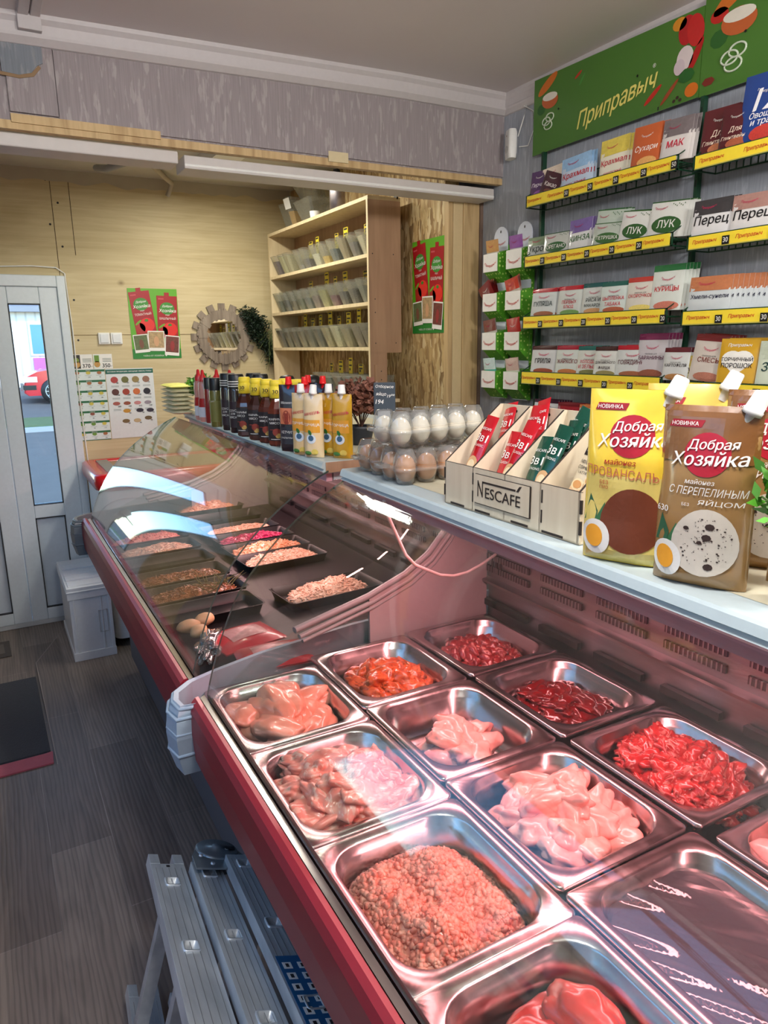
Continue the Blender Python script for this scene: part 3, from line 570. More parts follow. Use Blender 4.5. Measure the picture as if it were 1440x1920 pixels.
# whole chicken
x,y,z=PAN[(2,3)]; t=thing('whole_chicken','whole pale plucked chicken in the rightmost pan','chicken',(x-.015,y+.01,z-.045),.3)
blob(91,.085,.115,.07,SKIN,.1,1.0,0,4).build('body',parent=t)
for sx in (-1,1):
    b=blob(92,.03,.058,.034,SKIN,.12,1.1,0,3).build('leg',parent=t,loc=(sx*.06,.07,.025)); b.rotation_euler=(.3,0,sx*.3)
    b=blob(93,.02,.042,.02,SKIN,.15,1.3,0,3).build('wing',parent=t,loc=(sx*.085,-.03,.02)); b.rotation_euler=(.2,0,-sx*.25)
# wrapped dark tray and loose film in the middle row
x,y,z=PAN[(1,3)]
m=MB(); m.loft([rrect(.22,.25,.03,-.05),rrect(.23,.26,.03,-.028),rrect(.225,.255,.03,-.028),rrect(.2,.23,.03,-.034)],mat((60,60,70),.35),(1,1)); t=m.build('wrapped_tray',loc=(x,y,z),label='dark tray wrapped in crinkled film in the nearest middle row pan',cat='tray')
m=MB(); m.grid(lambda u,v:((u-.5)*.22,(v-.5)*.25,-.026+.006*noise.noise(Vector((u*9+v*7,u*2,5)))),40,40,FILM); m.build('film',parent=t)
# ---------------------------------------------------------------- far case: black trays
def tray_mesh(w,h,d=.035): 
    m=MB(); R=rrect; m.loft([R(w*.94,h*.9,.012,-d,4),R(w,h,.015,-.004,4),R(w+.012,h+.012,.018,0,4),R(w,h,.014,-.001,4),R(w*.93,h*.88,.012,-d+.003,4)],BLACK,(1,1)); return m
FT=[(.53,3.10,'pink chunks of meat',PINKS,.028,60),(.53,2.90,'pale chicken slices',SALADP,.026,45),(.53,2.70,'',None,0,0),(.53,2.50,'dark greens with orange shreds',CARROT,.012,80),(.53,2.31,'brown carrot salad',CARROT,.022,90),(.52,2.12,'',None,0,0),
    (.92,3.55,'orange pink shredded meat',SALAD,.045,50),(.90,3.78,'red crab meat',PINKS,.025,60),(.93,3.30,'',None,0,0),(.93,3.06,'a few pale strips',SALADP,.015,60),(.93,2.88,'magenta beet salad',BEET,.022,80),(.93,2.70,'orange carrot strips',SALAD,.03,70),(.93,2.53,'pale shredded chicken',SALADP,.034,60),(.93,2.10,'shredded pale pink cabbage',SALADP,.042,75)]
tp=None
for i,(x,y,lb,mt_,hh,fr) in enumerate(FT):
    lab='black plastic tray with '+lb if lb else ('empty black plastic tray between the chicken slices and the greens','empty black plastic tray nearest the potatoes','empty black plastic tray behind the pale strips')[(i==5)+(i==8)*2]
    if tp is None: tp=tray_mesh(.33,.155).build('salad_tray',loc=(x,y,.802),rz=.07,label=lab,cat='tray',group='black salad trays')
    else: dup(tp,(x,y,.802),(0,0,.07),lab,scale=(1.05,1.15,1.1) if i==13 else (1,1,1))
    if mt_: heap('salad',lb+' heaped in a black tray','food',(x,y,.778),.29,.125,0,hh+.008,mt_,i+2,fr*1.2,.006,nx=50,ny=30,rz=.07,strand=420 if mt_ not in (PINKS,) else 0,nod=240 if mt_ in (PINKS,) else 0)
for i,(x,y,sx) in enumerate(((.435,1.99,.036),(.49,2.02,.032),(.45,1.94,.028))):
    blob(i+100,sx,.022,.02,mat((224,176,132),.45,vary=.12),.08,1.1).build('potato',loc=(x,y,.80),rz=.3*i,label=('large pale potato','round pale potato','small pinkish potato')[i]+' in the front corner of the far case',cat='potato')
m=blob(104,.09,.03,.02,clear('silver_bag_film',(190,200,200),diff=.5,dc=(130,144,146),rough=.1,boost=2.5),.35,2.6,.1,4,.3); m.build('fish_bag',loc=(.455,1.83,.80),rz=1.15,label='crinkled silvery bag of small fish beside the red packets',cat='bag')
RP_=mat((206,24,46),.3,coat=.5)
for i,(x,y,rz,lb) in enumerate(((.55,1.83,.2,'upper'),(.58,1.675,-.1,'lower'))):
    t=thing('red_packet',f'red food packet with a clear window, {lb} of the two in the far case','packet',(x,y,.80+.0*i),rz)
    m=MB(); m.grid(lambda u,v:((u-.5)*.19,(v-.5)*.15,.02*math.sin(PI*u)**.5*math.sin(PI*v)**.5),14,12,RP_); m.grid(lambda u,v:((u-.5)*.19,(v-.5)*.15,-.004),1,1,RP_); m.build('wrapper',parent=t)
    m=MB(); m.grid(lambda u,v:((u-.5)*.11,(v-.5)*.08,.004+.0205*math.sin(PI*(.13+.74*u))**.5*math.sin(PI*(.15+.7*v))**.5),14,12,mat((214,150,150),.3,bump=.8,bs=60,vary=.3)); m.build('window',parent=t)
# sprigs on the carrot salad
m=MB(); R=random.Random(3)
for k in range(34):
    a=R.uniform(0,2*PI); p=Vector((.60+R.uniform(-.05,.05),2.26+R.uniform(-.06,.06),.815)); d=Vector((math.cos(a),math.sin(a),.4+R.random()*.5))
    m.tube([p,p+d*.03,p+d*.055+Vector((0,0,-.008))],[.0016,.0014,.0006],mat((110,104,60),.6),5)
m.build('herb_sprig',label='dry green herb sprigs laid over the brown carrot salad',cat='herb',kind='stuff')
# ================================================================ things on the worktop
WZ=1.2862
SIDE=-PI/2   # a pack turned so that its printed side faces the customers
def rot2(a): return a
# ---- egg cartons
def egg_mesh(m,cx,cy,z,mt): m.lathe([(.001,0),(.010,.002),(.018,.010),(.0222,.022),(.0215,.034),(.017,.046),(.010,.053),(.001,.056)],mt,(cx,cy,z),14,cap=(0,0)); return m
EGGB=mat((196,142,100),.4,vary=.1); EGGW=mat((236,226,206),.4)
def carton(label,loc,rz,em):
    t=thing('egg_carton',label,'egg carton',loc,rz); R=rrect; t.scale=(1.13,1.12,1.12)
    m=MB(); m.loft([R(.118,.262,.02,.030,3),R(.120,.264,.02,.036,3),R(.108,.252,.018,.037,3)],EGGP,(0,0))
    for i in (-1,1):
        for j in range(5):
            x,y=i*.0265,(j-2)*.0505; m.loft([[(x+r*math.cos(2*PI*k/12)*(1+.04*(k%2)),y+r*math.sin(2*PI*k/12)*(1+.04*(k%2)),zz) for k in range(12)] for r,zz in ((.012,.001),(.017,.004),(.0245,.030),(.0255,.033))],EGGP,(1,0))
    m.build('carton_base',parent=t)
    m=MB(); m.loft([R(.120,.264,.02,.039,3),R(.110,.254,.018,.040,3)],EGGP,(0,0))
    for i in (-1,1):
        for j in range(5):
            x,y=i*.0265,(j-2)*.0505; m.loft([[(x+r*math.cos(2*PI*k/12)*(1+.05*(k%2)),y+r*math.sin(2*PI*k/12)*(1+.05*(k%2)),zz) for k in range(12)] for r,zz in ((.0258,.040),(.0225,.056),(.016,.072),(.011,.0735))],EGGP,(0,1))
    m.loft([R(.022,.20,.01,.060,3),R(.016,.19,.01,.066,3)],EGGP,(0,1)); m.box(-.012,.012,-.152,-.128,.034,.042,EGGP); m.box(-.012,.012,.128,.152,.034,.042,EGGP); m.build('carton_lid',parent=t)
    return t
EGGS=[]
def cartons(label,loc,rz,em,what):
    carton(label,loc,rz,em); c,s_=math.cos(rz),math.sin(rz)
    for i in (-1,1):
        for j in range(5):
            x,y=i*.0265*1.13,(j-2)*.0505*1.12; L=(loc[0]+c*x-s_*y,loc[1]+s_*x+c*y,loc[2]+.005)
            k=[e for e in EGGS if e[0]==id(em)]
            if not k: o=egg_mesh(MB(),0,0,0,em).build('egg',loc=L,label=what,cat='egg',group=what+'s'); EGGS.append((id(em),o)); o.scale=(1.1,1.1,1.12)
            else: o=dup(k[0][1],L,label=what); o['group']=what+'s'
# lower layer: two cartons of brown eggs side by side, white eggs on top
ax=-PI/2
cartons('clear carton of brown eggs at the front of the lower layer',(.925,1.405,WZ),ax,EGGB,'brown egg in the front carton of the lower layer')
cartons('clear carton of brown eggs behind another in the lower layer',(.935,1.545,WZ),ax,EGGB,'brown egg in the rear carton of the lower layer')
cartons('clear carton of white eggs on top of the brown ones',(.915,1.435,WZ+.0835),ax+.16,EGGW,'white egg in the top carton')
cartons('clear carton of pale eggs at the back beside the snack box',(1.245,1.50,WZ),ax+.3,EGGW,'pale egg in the carton beside the snack box')
# ---- chalk price sign on a clip
t=thing('price_sign','small chalkboard egg price sign clipped to the top egg carton','sign',(.885,1.60,WZ+.105),-.35)
BRD=mat((52,62,72),.7,bump=.2)
m=MB(); m.box(-.028,.028,-.002,.002,.03,.112,BRD); m.build('chalkboard',parent=t,bev=.002)
m=MB(); s_=FLAT(-.0028)
for tx,x,z,w_ in (('Отборное',-.001,.101,.046),('яйцо',-.010,.083,.026),('194',-.014,.064,.02),('19⁰⁰',.015,.078,.018)): m.text(tx,x,z,TXW,s_,w=w_,bold=False,sh=.2,slope=-.05)
m.build('chalk_writing',parent=t)
m=MB(); m.box(-.018,.014,-.005,.003,.022,.040,mat((150,156,160),.3)); m.tube([(0,0,.025),(.0,0,.008)],.004,WHITE,8); m.box(-.008,.008,-.006,.006,-.006,.012,WHITE); m.build('clip',parent=t)
# ---- dried plant in a dark pot, tall yellow bottle edge beside
def leafy(mb,c,R,n,r,h,lm,leaf=.018,up=.4,flat=.5):
    for i in range(n):
        a=R.uniform(0,2*PI); e=R.uniform(-.3,1.2); d=Vector((math.cos(a)*math.cos(e),math.sin(a)*math.cos(e),math.sin(e)*up+up*.4)); p=Vector(c)+Vector((d.x*r,d.y*r,d.z*h))*R.uniform(.35,1)
        u=Vector((R.uniform(-1,1),R.uniform(-1,1),R.uniform(-.3,1))).normalized(); v=u.cross(Vector((R.uniform(-1,1),R.uniform(-1,1),R.uniform(-1,1)))).normalized()
        l=leaf*R.uniform(.7,1.3); w_=l*flat*.5; q=[p,p+u*l*.5+v*w_,p+u*l,p+u*l*.5-v*w_]; mb.add([tuple(x) for x in q],[(0,1,2,3)],lm)
R=random.Random(11)
t=thing('potted_plant','dried reddish brown plant in a dark pot behind the egg cartons','plant',(1.03,2.02,WZ))
m=MB(); m.lathe([(.03,0),(.042,.05),(.045,.06),(.04,.06),(.036,.052)],mat((34,38,46),.5)); m.build('pot',parent=t)
m=MB(); 
for k in range(14):
    a=R.uniform(0,2*PI); d=Vector((math.cos(a)*.05,math.sin(a)*.05,.10+.06*R.random())); m.tube([(0,0,.05),tuple(d*.6+Vector((0,0,.03))),tuple(d+Vector((0,0,.02)))],.0015,mat((84,52,40),.7),5)
m.build('stem',parent=t)
m=MB(); leafy(m,(0,0,.10),R,900,.085,.085,mat((124,78,62),.6,vary=.35),.020,.9,.8); leafy(m,(0,0,.10),R,500,.08,.08,mat((150,100,80),.6,vary=.3),.017,.9,.8); m.build('foliage',parent=t)
def green_plant(label,loc,r,h,pot,seed,lf=.02,n=500,c=(70,120,44)):
    R=random.Random(seed); t=thing('potted_plant',label,'plant',loc); m=MB(); m.lathe([(pot*.7,0),(pot,pot*1.4),(pot*1.05,pot*1.5),(pot*.9,pot*1.5)],mat((60,80,84),.5)); m.build('pot',parent=t)
    m=MB(); 
    for k in range(12):
        a=2*PI*k/12; m.tube([(0,0,pot),(r*.5*math.cos(a),r*.5*math.sin(a),pot+h*.6),(r*.9*math.cos(a),r*.9*math.sin(a),pot+h*.7)],.0014,mat((80,110,50),.6),5)
    m.build('stem',parent=t); m=MB(); leafy(m,(0,0,pot+h*.45),R,n,r,h*.6,mat(c,.45,vary=.25),lf,.8,.45); leafy(m,(0,0,pot+h*.5),R,n//2,r,h*.55,mat(tuple(min(255,int(x*1.5)) for x in c),.45,vary=.25),lf,.8,.45); m.build('foliage',parent=t); return t
green_plant('bright green artificial plant at the right edge in front of the brown pouches',(.822,.468,WZ),.056,.15,.024,21,.024,420,(72,130,40))
green_plant('small green plant in a pot beside the folded pastry bags',(.90,3.42,WZ),.075,.12,.035,22,.03,420,(74,120,48))
# ---- folded soft packs (stack)
for i in range(7):
    m=MB(); z0=WZ+.020*i
    def f(u,v,z0=z0,i=i): 
        a,c=(u-.5)*2,(v-.5)*2; k=(1-abs(a)**5)*(1-abs(c)**5); return (.80+a*.055+.005*noise.noise(Vector((i,c*3,1))),3.50+c*.12+.006*noise.noise(Vector((i*2.,a*2,7))),z0+.010+.010*k*(1+.25*noise.noise(Vector((a*3,c*3,i)))))
    def f2(u,v): x,y,z=f(u,v); return (x,y,2*(z0+.010)-z)
    mt_=mat((238,234,206),.4,bump=.4) if i<6 else mat((226,224,120),.4,bump=.4); m.grid(f,14,18,mt_); m.grid(f2,14,18,mt_); m.build('pastry_bag',label='cream folded soft bag in the stack at the far end of the counter' if i<6 else 'yellowish folded bag topmost of the stack at the far end',cat='bag',group='stack of folded soft bags')
# ---- bottles
def cyl_s(r,x0=0): return lambda x,z:-math.sqrt(max(1e-8,r*r-(x-x0)**2))
def oct_bottle(label,loc,rz,liq,flav):
    t=thing('sauce_bottle',label,'sauce bottle',loc,rz,'barbecue sauce bottles with yellow caps'); t.scale=(1.15,1.15,1); r=.0285
    m=MB(); m.lathe([(.024,0),(r,.005),(r,.105),(.0262,.118),(.0165,.140),(.014,.150),(.014,.158)],mat(liq,.12,coat=.8),n=8,sm=False); m.build('bottle',parent=t)
    m=MB(); rr=r*math.cos(PI/8)
    m.xf=Matrix.Rotation(PI/8,4,'Z')
    m.xf=None
    for k in (-1,0,1):
        a=k*PI/4; m.xf=Matrix.Rotation(a,4,'Z'); w_=r*math.sin(PI/8)*.98
    m.xf=Matrix.Rotation(PI/8*0,4,'Z'); e=.0012
    LB=mat((38,34,40),.4); m.lathe([(r+.0006,.018),(r+.0006,.102)],LB,n=8,sm=False,cap=(0,0))
    sf=lambda x,z:-max(rr if abs(x)<.0109 else 0,(r*math.cos(abs(math.asin(min(1,abs(x)/r))-0)) if abs(x)>=.0109 else 0))-.0014
    sf=cyl_s(r+.0012); m.text('ЖАРИМ',0,.086,TXW,sf,w=.036); m.text('МЯСО',.0,.074,TXW,sf,w=.028); m.oval(.006,.045,.012,.012,mat((150,60,46),.4),sf,14,2); m.oval(.010,.034,.008,.008,mat((206,170,90),.4),sf,12,2); m.rect(-.014,.014,.052,.0535,mat((190,70,60),.4),sf,6); m.rect(-.012,.014,.022,.024,TXW,sf,6); m.build('label_sleeve',parent=t)
    m=MB(); m.lathe([(.0185,.150),(.0195,.1505),(.0195,.182),(.0175,.184),(.0175,.203),(.015,.206)],YEL,n=24); m.lathe([(.0178,.188),(.0183,.189),(.0183,.200),(.0178,.201)],YEL,n=36); sf=cyl_s(.0202)
    m.text('30',.003,.170,TXB,sf,h=.012); m.text('МЕСЯЦЕВ',.003,.161,TXB,sf,w=.016,bold=False); m.build('cap',parent=t); return t
YB=[(.792,2.442,(70,26,22),'first from the far end, cut glass shape'),(.795,2.325,(60,24,20),'second, dark brown sauce'),(.799,2.235,(86,34,22),'third, brown sauce'),(.800,2.150,(110,44,26),'nearest, reddish brown sauce'),(.86,2.23,(90,40,26),'behind the third one'),(.865,2.14,(90,40,26),'behind the nearest one')]
for i,(x,y,c,l) in enumerate(YB): oct_bottle(f'yellow capped barbecue sauce bottle, {l}',(x,y,WZ),-.95+.08*i,c,'')
def round_bottle(label,loc,rz,body,cap,lab,texts,h=.2,r=.028,bands=False,shape='sauce',group=None):
    t=thing('bottle',label,'bottle',loc,rz,group); k=h/.2
    m=MB(); P=[(r*.9,0),(r,.004),(r,.115*k),(r*.9,.128*k),(r*.62,.145*k),(r*.55,.16*k)] if shape=='sauce' else [(r*.9,0),(r,.004),(r,.145*k),(r*.92,.152*k)]
    m.lathe(P,body,n=24); m.build('bottle',parent=t)
    m=MB(); c0=.150*k; rc=r*.86 if shape=='sauce' else r*.98; m.lathe([(rc,c0),(rc,.192*k),(rc*.92,.199*k),(rc*.9,.2*k)],cap,n=24)
    if bands:
        for z in (.158,.166,.174): m.lathe([(rc+.0005,z*k),(rc+.0005,(z+.003)*k)],TXW,n=24,cap=(0,0))
    m.build('cap',parent=t)
    if lab is not None:
        m=MB(); m.lathe([(r+.0006,.02),(r+.0006,.108*k)],lab,n=24,cap=(0,0)); sf=cyl_s(r+.0014)
        for tx,z,w_,cc in texts: m.text(tx,0,z,cc,sf,w=w_)
        m.build('label_wrap',parent=t)
    return t
DKS=mat((40,26,30),.15,coat=.8); BK=mat((26,26,28),.35)
for i,(x,y,l) in enumerate(((.800,2.665,'farther one of the front pair'),(.800,2.566,'nearer one of the front pair'),(.88,2.60,'tall one behind the pair'),(.87,2.50,'behind and left of the yellow caps'))):
    round_bottle('dark sauce bottle with a black ringed cap, '+l,(x,y,WZ),-.9,DKS,BK,mat((48,34,42),.4),[('СОУС',.082,.03,TXW),('ДЛЯ',.070,.018,TXW),('МЯСА',.058,.03,TXW)],.212,.030,True,'jar','dark sauce bottles with ringed caps')
round_bottle('olive green jar with a black cap between slim bottles',(.792,2.806,WZ),-.9,mat((110,108,48),.25,coat=.5),BK,mat((120,118,56),.4),[('ДИП',.10,.016,TXW)],.19,.027,False,'jar')
round_bottle('slim white grey sachet bottle with a black cap beside the olive jar',(.83,2.745,WZ),-.9,mat((196,200,196),.4),BK,mat((206,208,204),.4),[('СОУС',.08,.022,TXB)],.186,.020,False,'jar')
round_bottle('slim red bottle with a black cap beside the ketchups',(.807,2.962,WZ),-.9,mat((150,40,34),.25,coat=.5),BK,None,[],.186,.020,False,'jar')
for i,(x,y) in enumerate(((.803,3.10),(.800,3.02),(.86,3.02),(.88,2.90))):
    t=thing('ketchup_bottle',('farthest','second','rear left','rear right')[i]+' of the pale ketchup bottles with pointed red caps','ketchup bottle',(x,y,WZ),-.9,'ketchup bottles with pointed caps')
    m=MB(); m.lathe([(.022,0),(.026,.01),(.026,.07),(.022,.10),(.025,.13),(.022,.16),(.014,.172)],mat((206,150,140),.2,coat=.5),sy=.75,n=20); m.build('bottle',parent=t)
    m=MB(); m.lathe([(.0266,.02),(.0266,.062)],mat((214,222,232),.4),sy=.75,n=20,cap=(0,0)); m.lathe([(.0266,.062),(.0266,.074),(.0235,.098)],mat((176,36,34),.4),sy=.75,n=20,cap=(0,0)); m.build('label_wrap',parent=t)
    m=MB(); m.lathe([(.016,.168),(.016,.184),(.008,.196),(.006,.212),(.003,.216)],mat((200,40,44),.3),n=16); m.build('cap',parent=t)
# ---- soft pouches
def pouch_surf(w,h,T,fold=.0,seed=0):
    def s(x,z):
        u=max(-1,min(1,2*x/w)); v=max(0,min(1,z/h)); k=math.sqrt(max(0,1-u*u))*min(1,(1-v)*2.6)**.7*(min(1,v*9+.45)); return -(T/2*k+fold*noise.noise(Vector((x*22,z*16,seed)))*(.3+k))
    return s
def pouch(name,label,cat,loc,rz,w,h,T,body,deco,group=None,fold=.0012,seed=0,cap=None,capc=None,top=None,tilt=0,parent=None,nu=14,nv=16,waist=0.,cut=0):
    t=thing(name,label,cat,loc,group=group,rot=(tilt,0,rz)) if cat else None
    s_=pouch_surf(w,h,T,fold,seed); wf=lambda v:1-waist*math.exp(-((v-.62)/.14)**2)
    m=MB(); 
    cs=lambda u:.5-.5*math.cos(PI*u)
    ct=(lambda x,v:x-(max(0,(v-.86)/.14)*max(0,(x/w-.08)/.42)*w*.20)) if cut else (lambda x,v:x)
    m.grid(lambda u,v:(ct((cs(u)-.5)*w*wf(v),v),s_((cs(u)-.5)*w,v*h),v*h),nu,nv,body); m.grid(lambda u,v:(ct((.5-cs(u))*w*wf(v),v),-s_((.5-cs(u))*w,v*h)*.85,v*h),nu,nv,body)
    if top: m.grid(lambda u,v:((u-.5)*w,s_((u-.5)*w,h*(.93+.07*v))-.0006,h*(.93+.07*v)),8,1,top,False)
    deco(m,lambda x,z,e=.0011:s_(x,z)-e,w,h)
    o=m.build('pouch',parent=t)
    if cap:
        m=MB(); m.xf=Matrix.Translation((w*cap[0],0,h*cap[1]))@Matrix.Rotation(cap[2],4,'Y'); k=cap[3]
        m.lathe([(k*.55,-k*1.2),(k*.55,0),(k,0),(k,k*.5),(k*.92,k*.55),(k*.82,k*2.1),(k*.70,k*2.25)],capc,n=22); m.build('cap',parent=t)
    return t
def deco_red(m,s,w,h):
    m.rect(-w*.36,w*.36,h*.42,h*.66,mat((220,130,90),.3,coat=.4),s,6,4); m.oval(0,h*.52,w*.2,w*.3,mat((150,56,40),.3),s); m.rect(-w*.40,w*.40,h*.12,h*.38,mat((34,36,52),.3,coat=.5),s,6,4); m.text('КЕТЧУП',0,h*.30,TXW,s,w=w*.6); m.text('ШАШЛЫЧНЫЙ',0,h*.22,TXW,s,w=w*.66); m.text('Махеевъ',0,h*.74,TXW,s,w=w*.6,sh=.2)
for i,(x,y,l,cc) in enumerate(((.785,2.005,'front left',(40,34,44)),(.815,1.955,'front right',(176,40,44)),(.87,2.06,'back left',(40,34,44)),(.88,1.97,'back right',(40,34,44)))):
    pouch('ketchup_pouch',f'shiny ketchup pouch with a red cap, {l} of the four','pouch',(x,y,WZ),-.95,.07,.198,.04,mat(cc,.2,coat=.7),deco_red,'ketchup pouches with red caps',.002,i+3,(0,1.0,.0,.0105),mat((222,30,34),.3))
def deco_w(m,s,w,h):
    m.rect(-w*.42,w*.42,h*.40,h*.60,mat((226,160,50),.3,coat=.4),s,6,4); m.text('МАХЕЕВЪ',0,h*.70,mat((196,30,70),.4),s,w=w*.8,sh=.3,slope=.15); m.text('ГОРЧИЦА',0,h*.52,TXW,s,w=w*.82); m.oval(0,h*.30,w*.24,w*.22,mat((216,228,236),.4),s); m.oval(0,h*.31,w*.14,w*.13,mat((60,100,130),.4),lambda x,z:s(x,z)-.0005); m.oval(-w*.04,h*.40,w*.08,w*.13,mat((40,110,50),.4),lambda x,z:s(x,z)-.0008,rot=.5); m.oval(w*.16,h*.09,w*.16,w*.14,mat((214,190,90),.4),s); m.oval(-w*.2,h*.07,w*.2,w*.10,mat((70,130,60),.4),s)
for i,(x,y,l,cc) in enumerate(((.79,1.925,'leftmost',(226,196,140)),(.80,1.862,'second',(232,206,160)),(.85,1.865,'third, behind',(196,150,30)),(.86,1.80,'rightmost, most golden',(196,150,30)))):
    pouch('mustard_pouch',f'golden mustard pouch with a white cap, {l} of the four','pouch',(x,y,WZ),-.95,.062,.178,.036,mat(cc,.2,coat=.7),deco_w,'golden pouches with white caps',.002,i+9,(0,1.0,.12*(i==1),.0115),WHITE)
# big mayonnaise pouches
def deco_egg(brown):
    def d(m,s,w,h):
        s2=lambda x,z:s(x,z)-.0007; s3=lambda x,z:s(x,z)-.0014
        m.rect(-w*.42,-w*.08,h*.885,h*.925,mat((150,20,34),.4),s,4,1,sh=.004); m.text('НОВИНКА',-w*.25,h*.905,TXW,s2,w=w*.28)
        if brown: m.rect(-w*.5,w*.5,h*.70,h*.999,mat((122,80,40),.25,coat=.7,bump=.4,bs=22),lambda x,z:s(x,z)+.0006,20,10)
        else: m.rect(-w*.5,w*.5,.002,h*.52,mat((222,202,112),.25,coat=.7,bump=.4,bs=22),lambda x,z:s(x,z)+.0006,20,14)
        m.oval(w*.02,h*.745,w*.24,h*.118,mat((168,22,44),.35),s,24,3); 
        bd=mat((150,90,40),.4) if brown else mat((176,60,40),.4)
        m.text('Добрая',w*.06,h*.795,TXW,s3,w=w*.50,sh=.15,slope=.05); m.text('Хозяйка',w*.03,h*.725,TXW,s3,w=w*.76,sh=.15,slope=.05)
        if brown:
            m.text('майонез',-w*.02,h*.60,TXW,s2,w=w*.30,sh=.2); m.text('С ПЕРЕПЕЛИНЫМ',w*.05,h*.548,TXW,s2,w=w*.78,h=h*.045,bold=False,sh=.2); m.text('ЯЙЦОМ',w*.20,h*.49,TXW,s2,w=w*.44,h=h*.04,bold=False,sh=.2); m.text('БЕЗ',-w*.14,h*.47,TXW,s2,w=w*.08,bold=False); m.text('630',-w*.40,h*.43,TXW,s2,w=w*.14)
        else:
            m.text('майонез',-w*.08,h*.60,bd,s2,w=w*.34,sh=.2); m.text('ПРОВАНСАЛЬ',-w*.06,h*.535,mat((190,110,80),.4),s2,w=w*.80,h=h*.055,bold=False,slope=-.05); m.text('БЕЗ',-w*.24,h*.478,bd,s2,w=w*.10,bold=False); m.text('ГМО',-w*.24,h*.449,bd,s2,w=w*.10,bold=False)
        m.poly([(-w*.47,h*.24),(-w*.40,h*.40),(-w*.30,h*.30),(-w*.32,h*.24)],mat((50,100,70),.4),s); m.poly([(-w*.34,h*.24),(-w*.22,h*.36),(-w*.2,h*.24)],mat((60,116,76),.4),s)
        eg=mat((214,206,192),.4,vary=.12,bs=40) if brown else mat((114,58,36),.35,vary=.12,bs=20); m.oval(w*.08,h*.265,w*.34,h*.19,eg,s2,30,5,-.12,.08)
        if brown:
            R=random.Random(4)
            for k in range(120):
                a=R.uniform(0,2*PI); q=R.random()**.6; r_=R.choice((.004,.005,.006,.008,.012)) if k>4 else R.choice((.03,.05)); m.oval(w*.10+w*.27*q*math.cos(a),h*.26+h*.145*q*math.sin(a),w*r_,w*r_*.75,mat((58,44,40),.5),s3,8,1)
        m.oval(-w*.31,h*.15,w*.17,h*.105,mat((236,236,230),.35),s3,24,2,.25); m.oval(-w*.33,h*.155,w*.105,h*.068,mat((238,166,50),.35),lambda x,z:s(x,z)-.002,20,2,.25)
    return d
YM=mat((240,206,66),.25,coat=.7,vary=.1,bs=22,bump=.5); YM2=mat((226,196,96),.25,coat=.7); BM=mat((154,118,70),.25,coat=.7,vary=.15,bs=22,bump=.5)
mk=lambda lb,x,y,rz,w,h,bo,br,sd,wa=.0:pouch('mayonnaise_pouch',lb,'pouch',(x,y,WZ),rz,w,h,.05,bo,deco_egg(br),'large mayonnaise pouches',.004,sd,(.37,.965,.42,.0125),mat((216,218,216),.35),waist=wa,nu=26,nv=26,cut=1)
mk('yellow mayonnaise pouch picturing a brown egg, in front beside the snack box',.785,.700,-1.12,.128,.247,YM,False,3)
mk('brown mayonnaise pouch picturing a speckled quail egg, nearest the camera',.792,.583,-1.2,.118,.232,BM,True,5,.05)
mk('second yellow mayonnaise pouch, standing behind the first',.90,.70,-1.1,.125,.250,YM2,False,7)
mk('second brown mayonnaise pouch, at the back of the group',.93,.585,-1.1,.128,.245,BM,True,9)
mk('brown mayonnaise pouch cut by the right edge, behind the green plant',.905,.485,-1.1,.130,.235,BM,True,11)
# ---- plywood snack box
t=thing('snack_box','open plywood display box of instant coffee sticks with a burnt logo','display box',(.784,.982,WZ),SIDE+.012)
W,D,HF,HB=.372,.145,.084,.190; e=.004; DK=mat((44,34,28),.7)
def pan_box(m,x0,x1,y0,y1,z0,z1): m.box(x0,x1,y0,y1,z0,z1,BOXPLY)
m=MB(); m.box(-W/2,W/2,0,e,0,HF,BOXPLY)
for x0,x1 in ((-.165,-.12),(-.085,-.04),(.02,.065),(.10,.15)): m.box(x0,x1,-.0006,0,.002,.006,DK)
for x in (-.093,.098):
    for z in (.018,.052): m.box(x-.0016,x+.0016,-.0006,0,z,z+.022,DK)
for x in (-W/2,W/2):
    for z in (.016,.050): m.box(x-.002,x+.0025,-.0006,e*.6,z,z+.022,DK)
m.box(-W/2,W/2,.0004,e-.0004,HF,HF+.0006,DK); m.build('front_panel',parent=t)
m=MB(); m.box(-.083,.070,-.003,0,.020,.074,BOXPLY); m.box(.0700,.0715,-.003,0,.019,.074,DK); m.box(-.083,.070,-.003,0,.0185,.0200,DK); m.box(-.083,.070,-.0025,0,.074,.0748,DK)
m.text('N',-.066,.048,DK,FLAT(-.0036),h=.030,w=.016); m.text('ESCAFE',-.002,.043,DK,FLAT(-.0036),w=.098,h=.020); m.box(-.058,.034,-.0037,-.003,.0600,.0632,DK); m.prism([(.036,.060),(.042,.060),(.050,.071),(.044,.070)],'y',-.0037,-.003,DK); m.build('logo_plaque',parent=t)
side=[(0,0),(D,0),(D,HB),(D-.012,HB),(0,HF)]
for x in (-W/2,-W/4,0,W/4,W/2-e):
    m=MB(); m.prism([(a,b_) for a,b_ in side],'x',x+(0 if abs(x)==W/2 else -e/2),x+e*(1 if abs(x)==W/2 else .5),BOXPLY); m.prism([(0,HF),(D-.012,HB),(D-.012,HB+.0007),(0,HF+.0007)],'x',x+(.0003 if abs(x)==W/2 else -e/2),x+e*(1 if abs(x)==W/2 else .5),DK); m.build('divider' if abs(x)<W/2-e-.001 else 'side_panel',parent=t)
m=MB(); m.box(-W/2,W/2,D-e,D,0,HB,BOXPLY); m.build('back_panel',parent=t)
for x in (-.15,-.05,.075):
    pass
m=MB(); 
for x in (-.14,-.045,.075,.15): m.oval(x,.178,.003,.003,DK,FLAT(D-e-.0006),10,1)
m.build('screw_hole',parent=t)
m=MB(); m.box(-W/2,W/2,0,D,0,.003,BOXPLY); m.build('bottom',parent=t)
BX=t
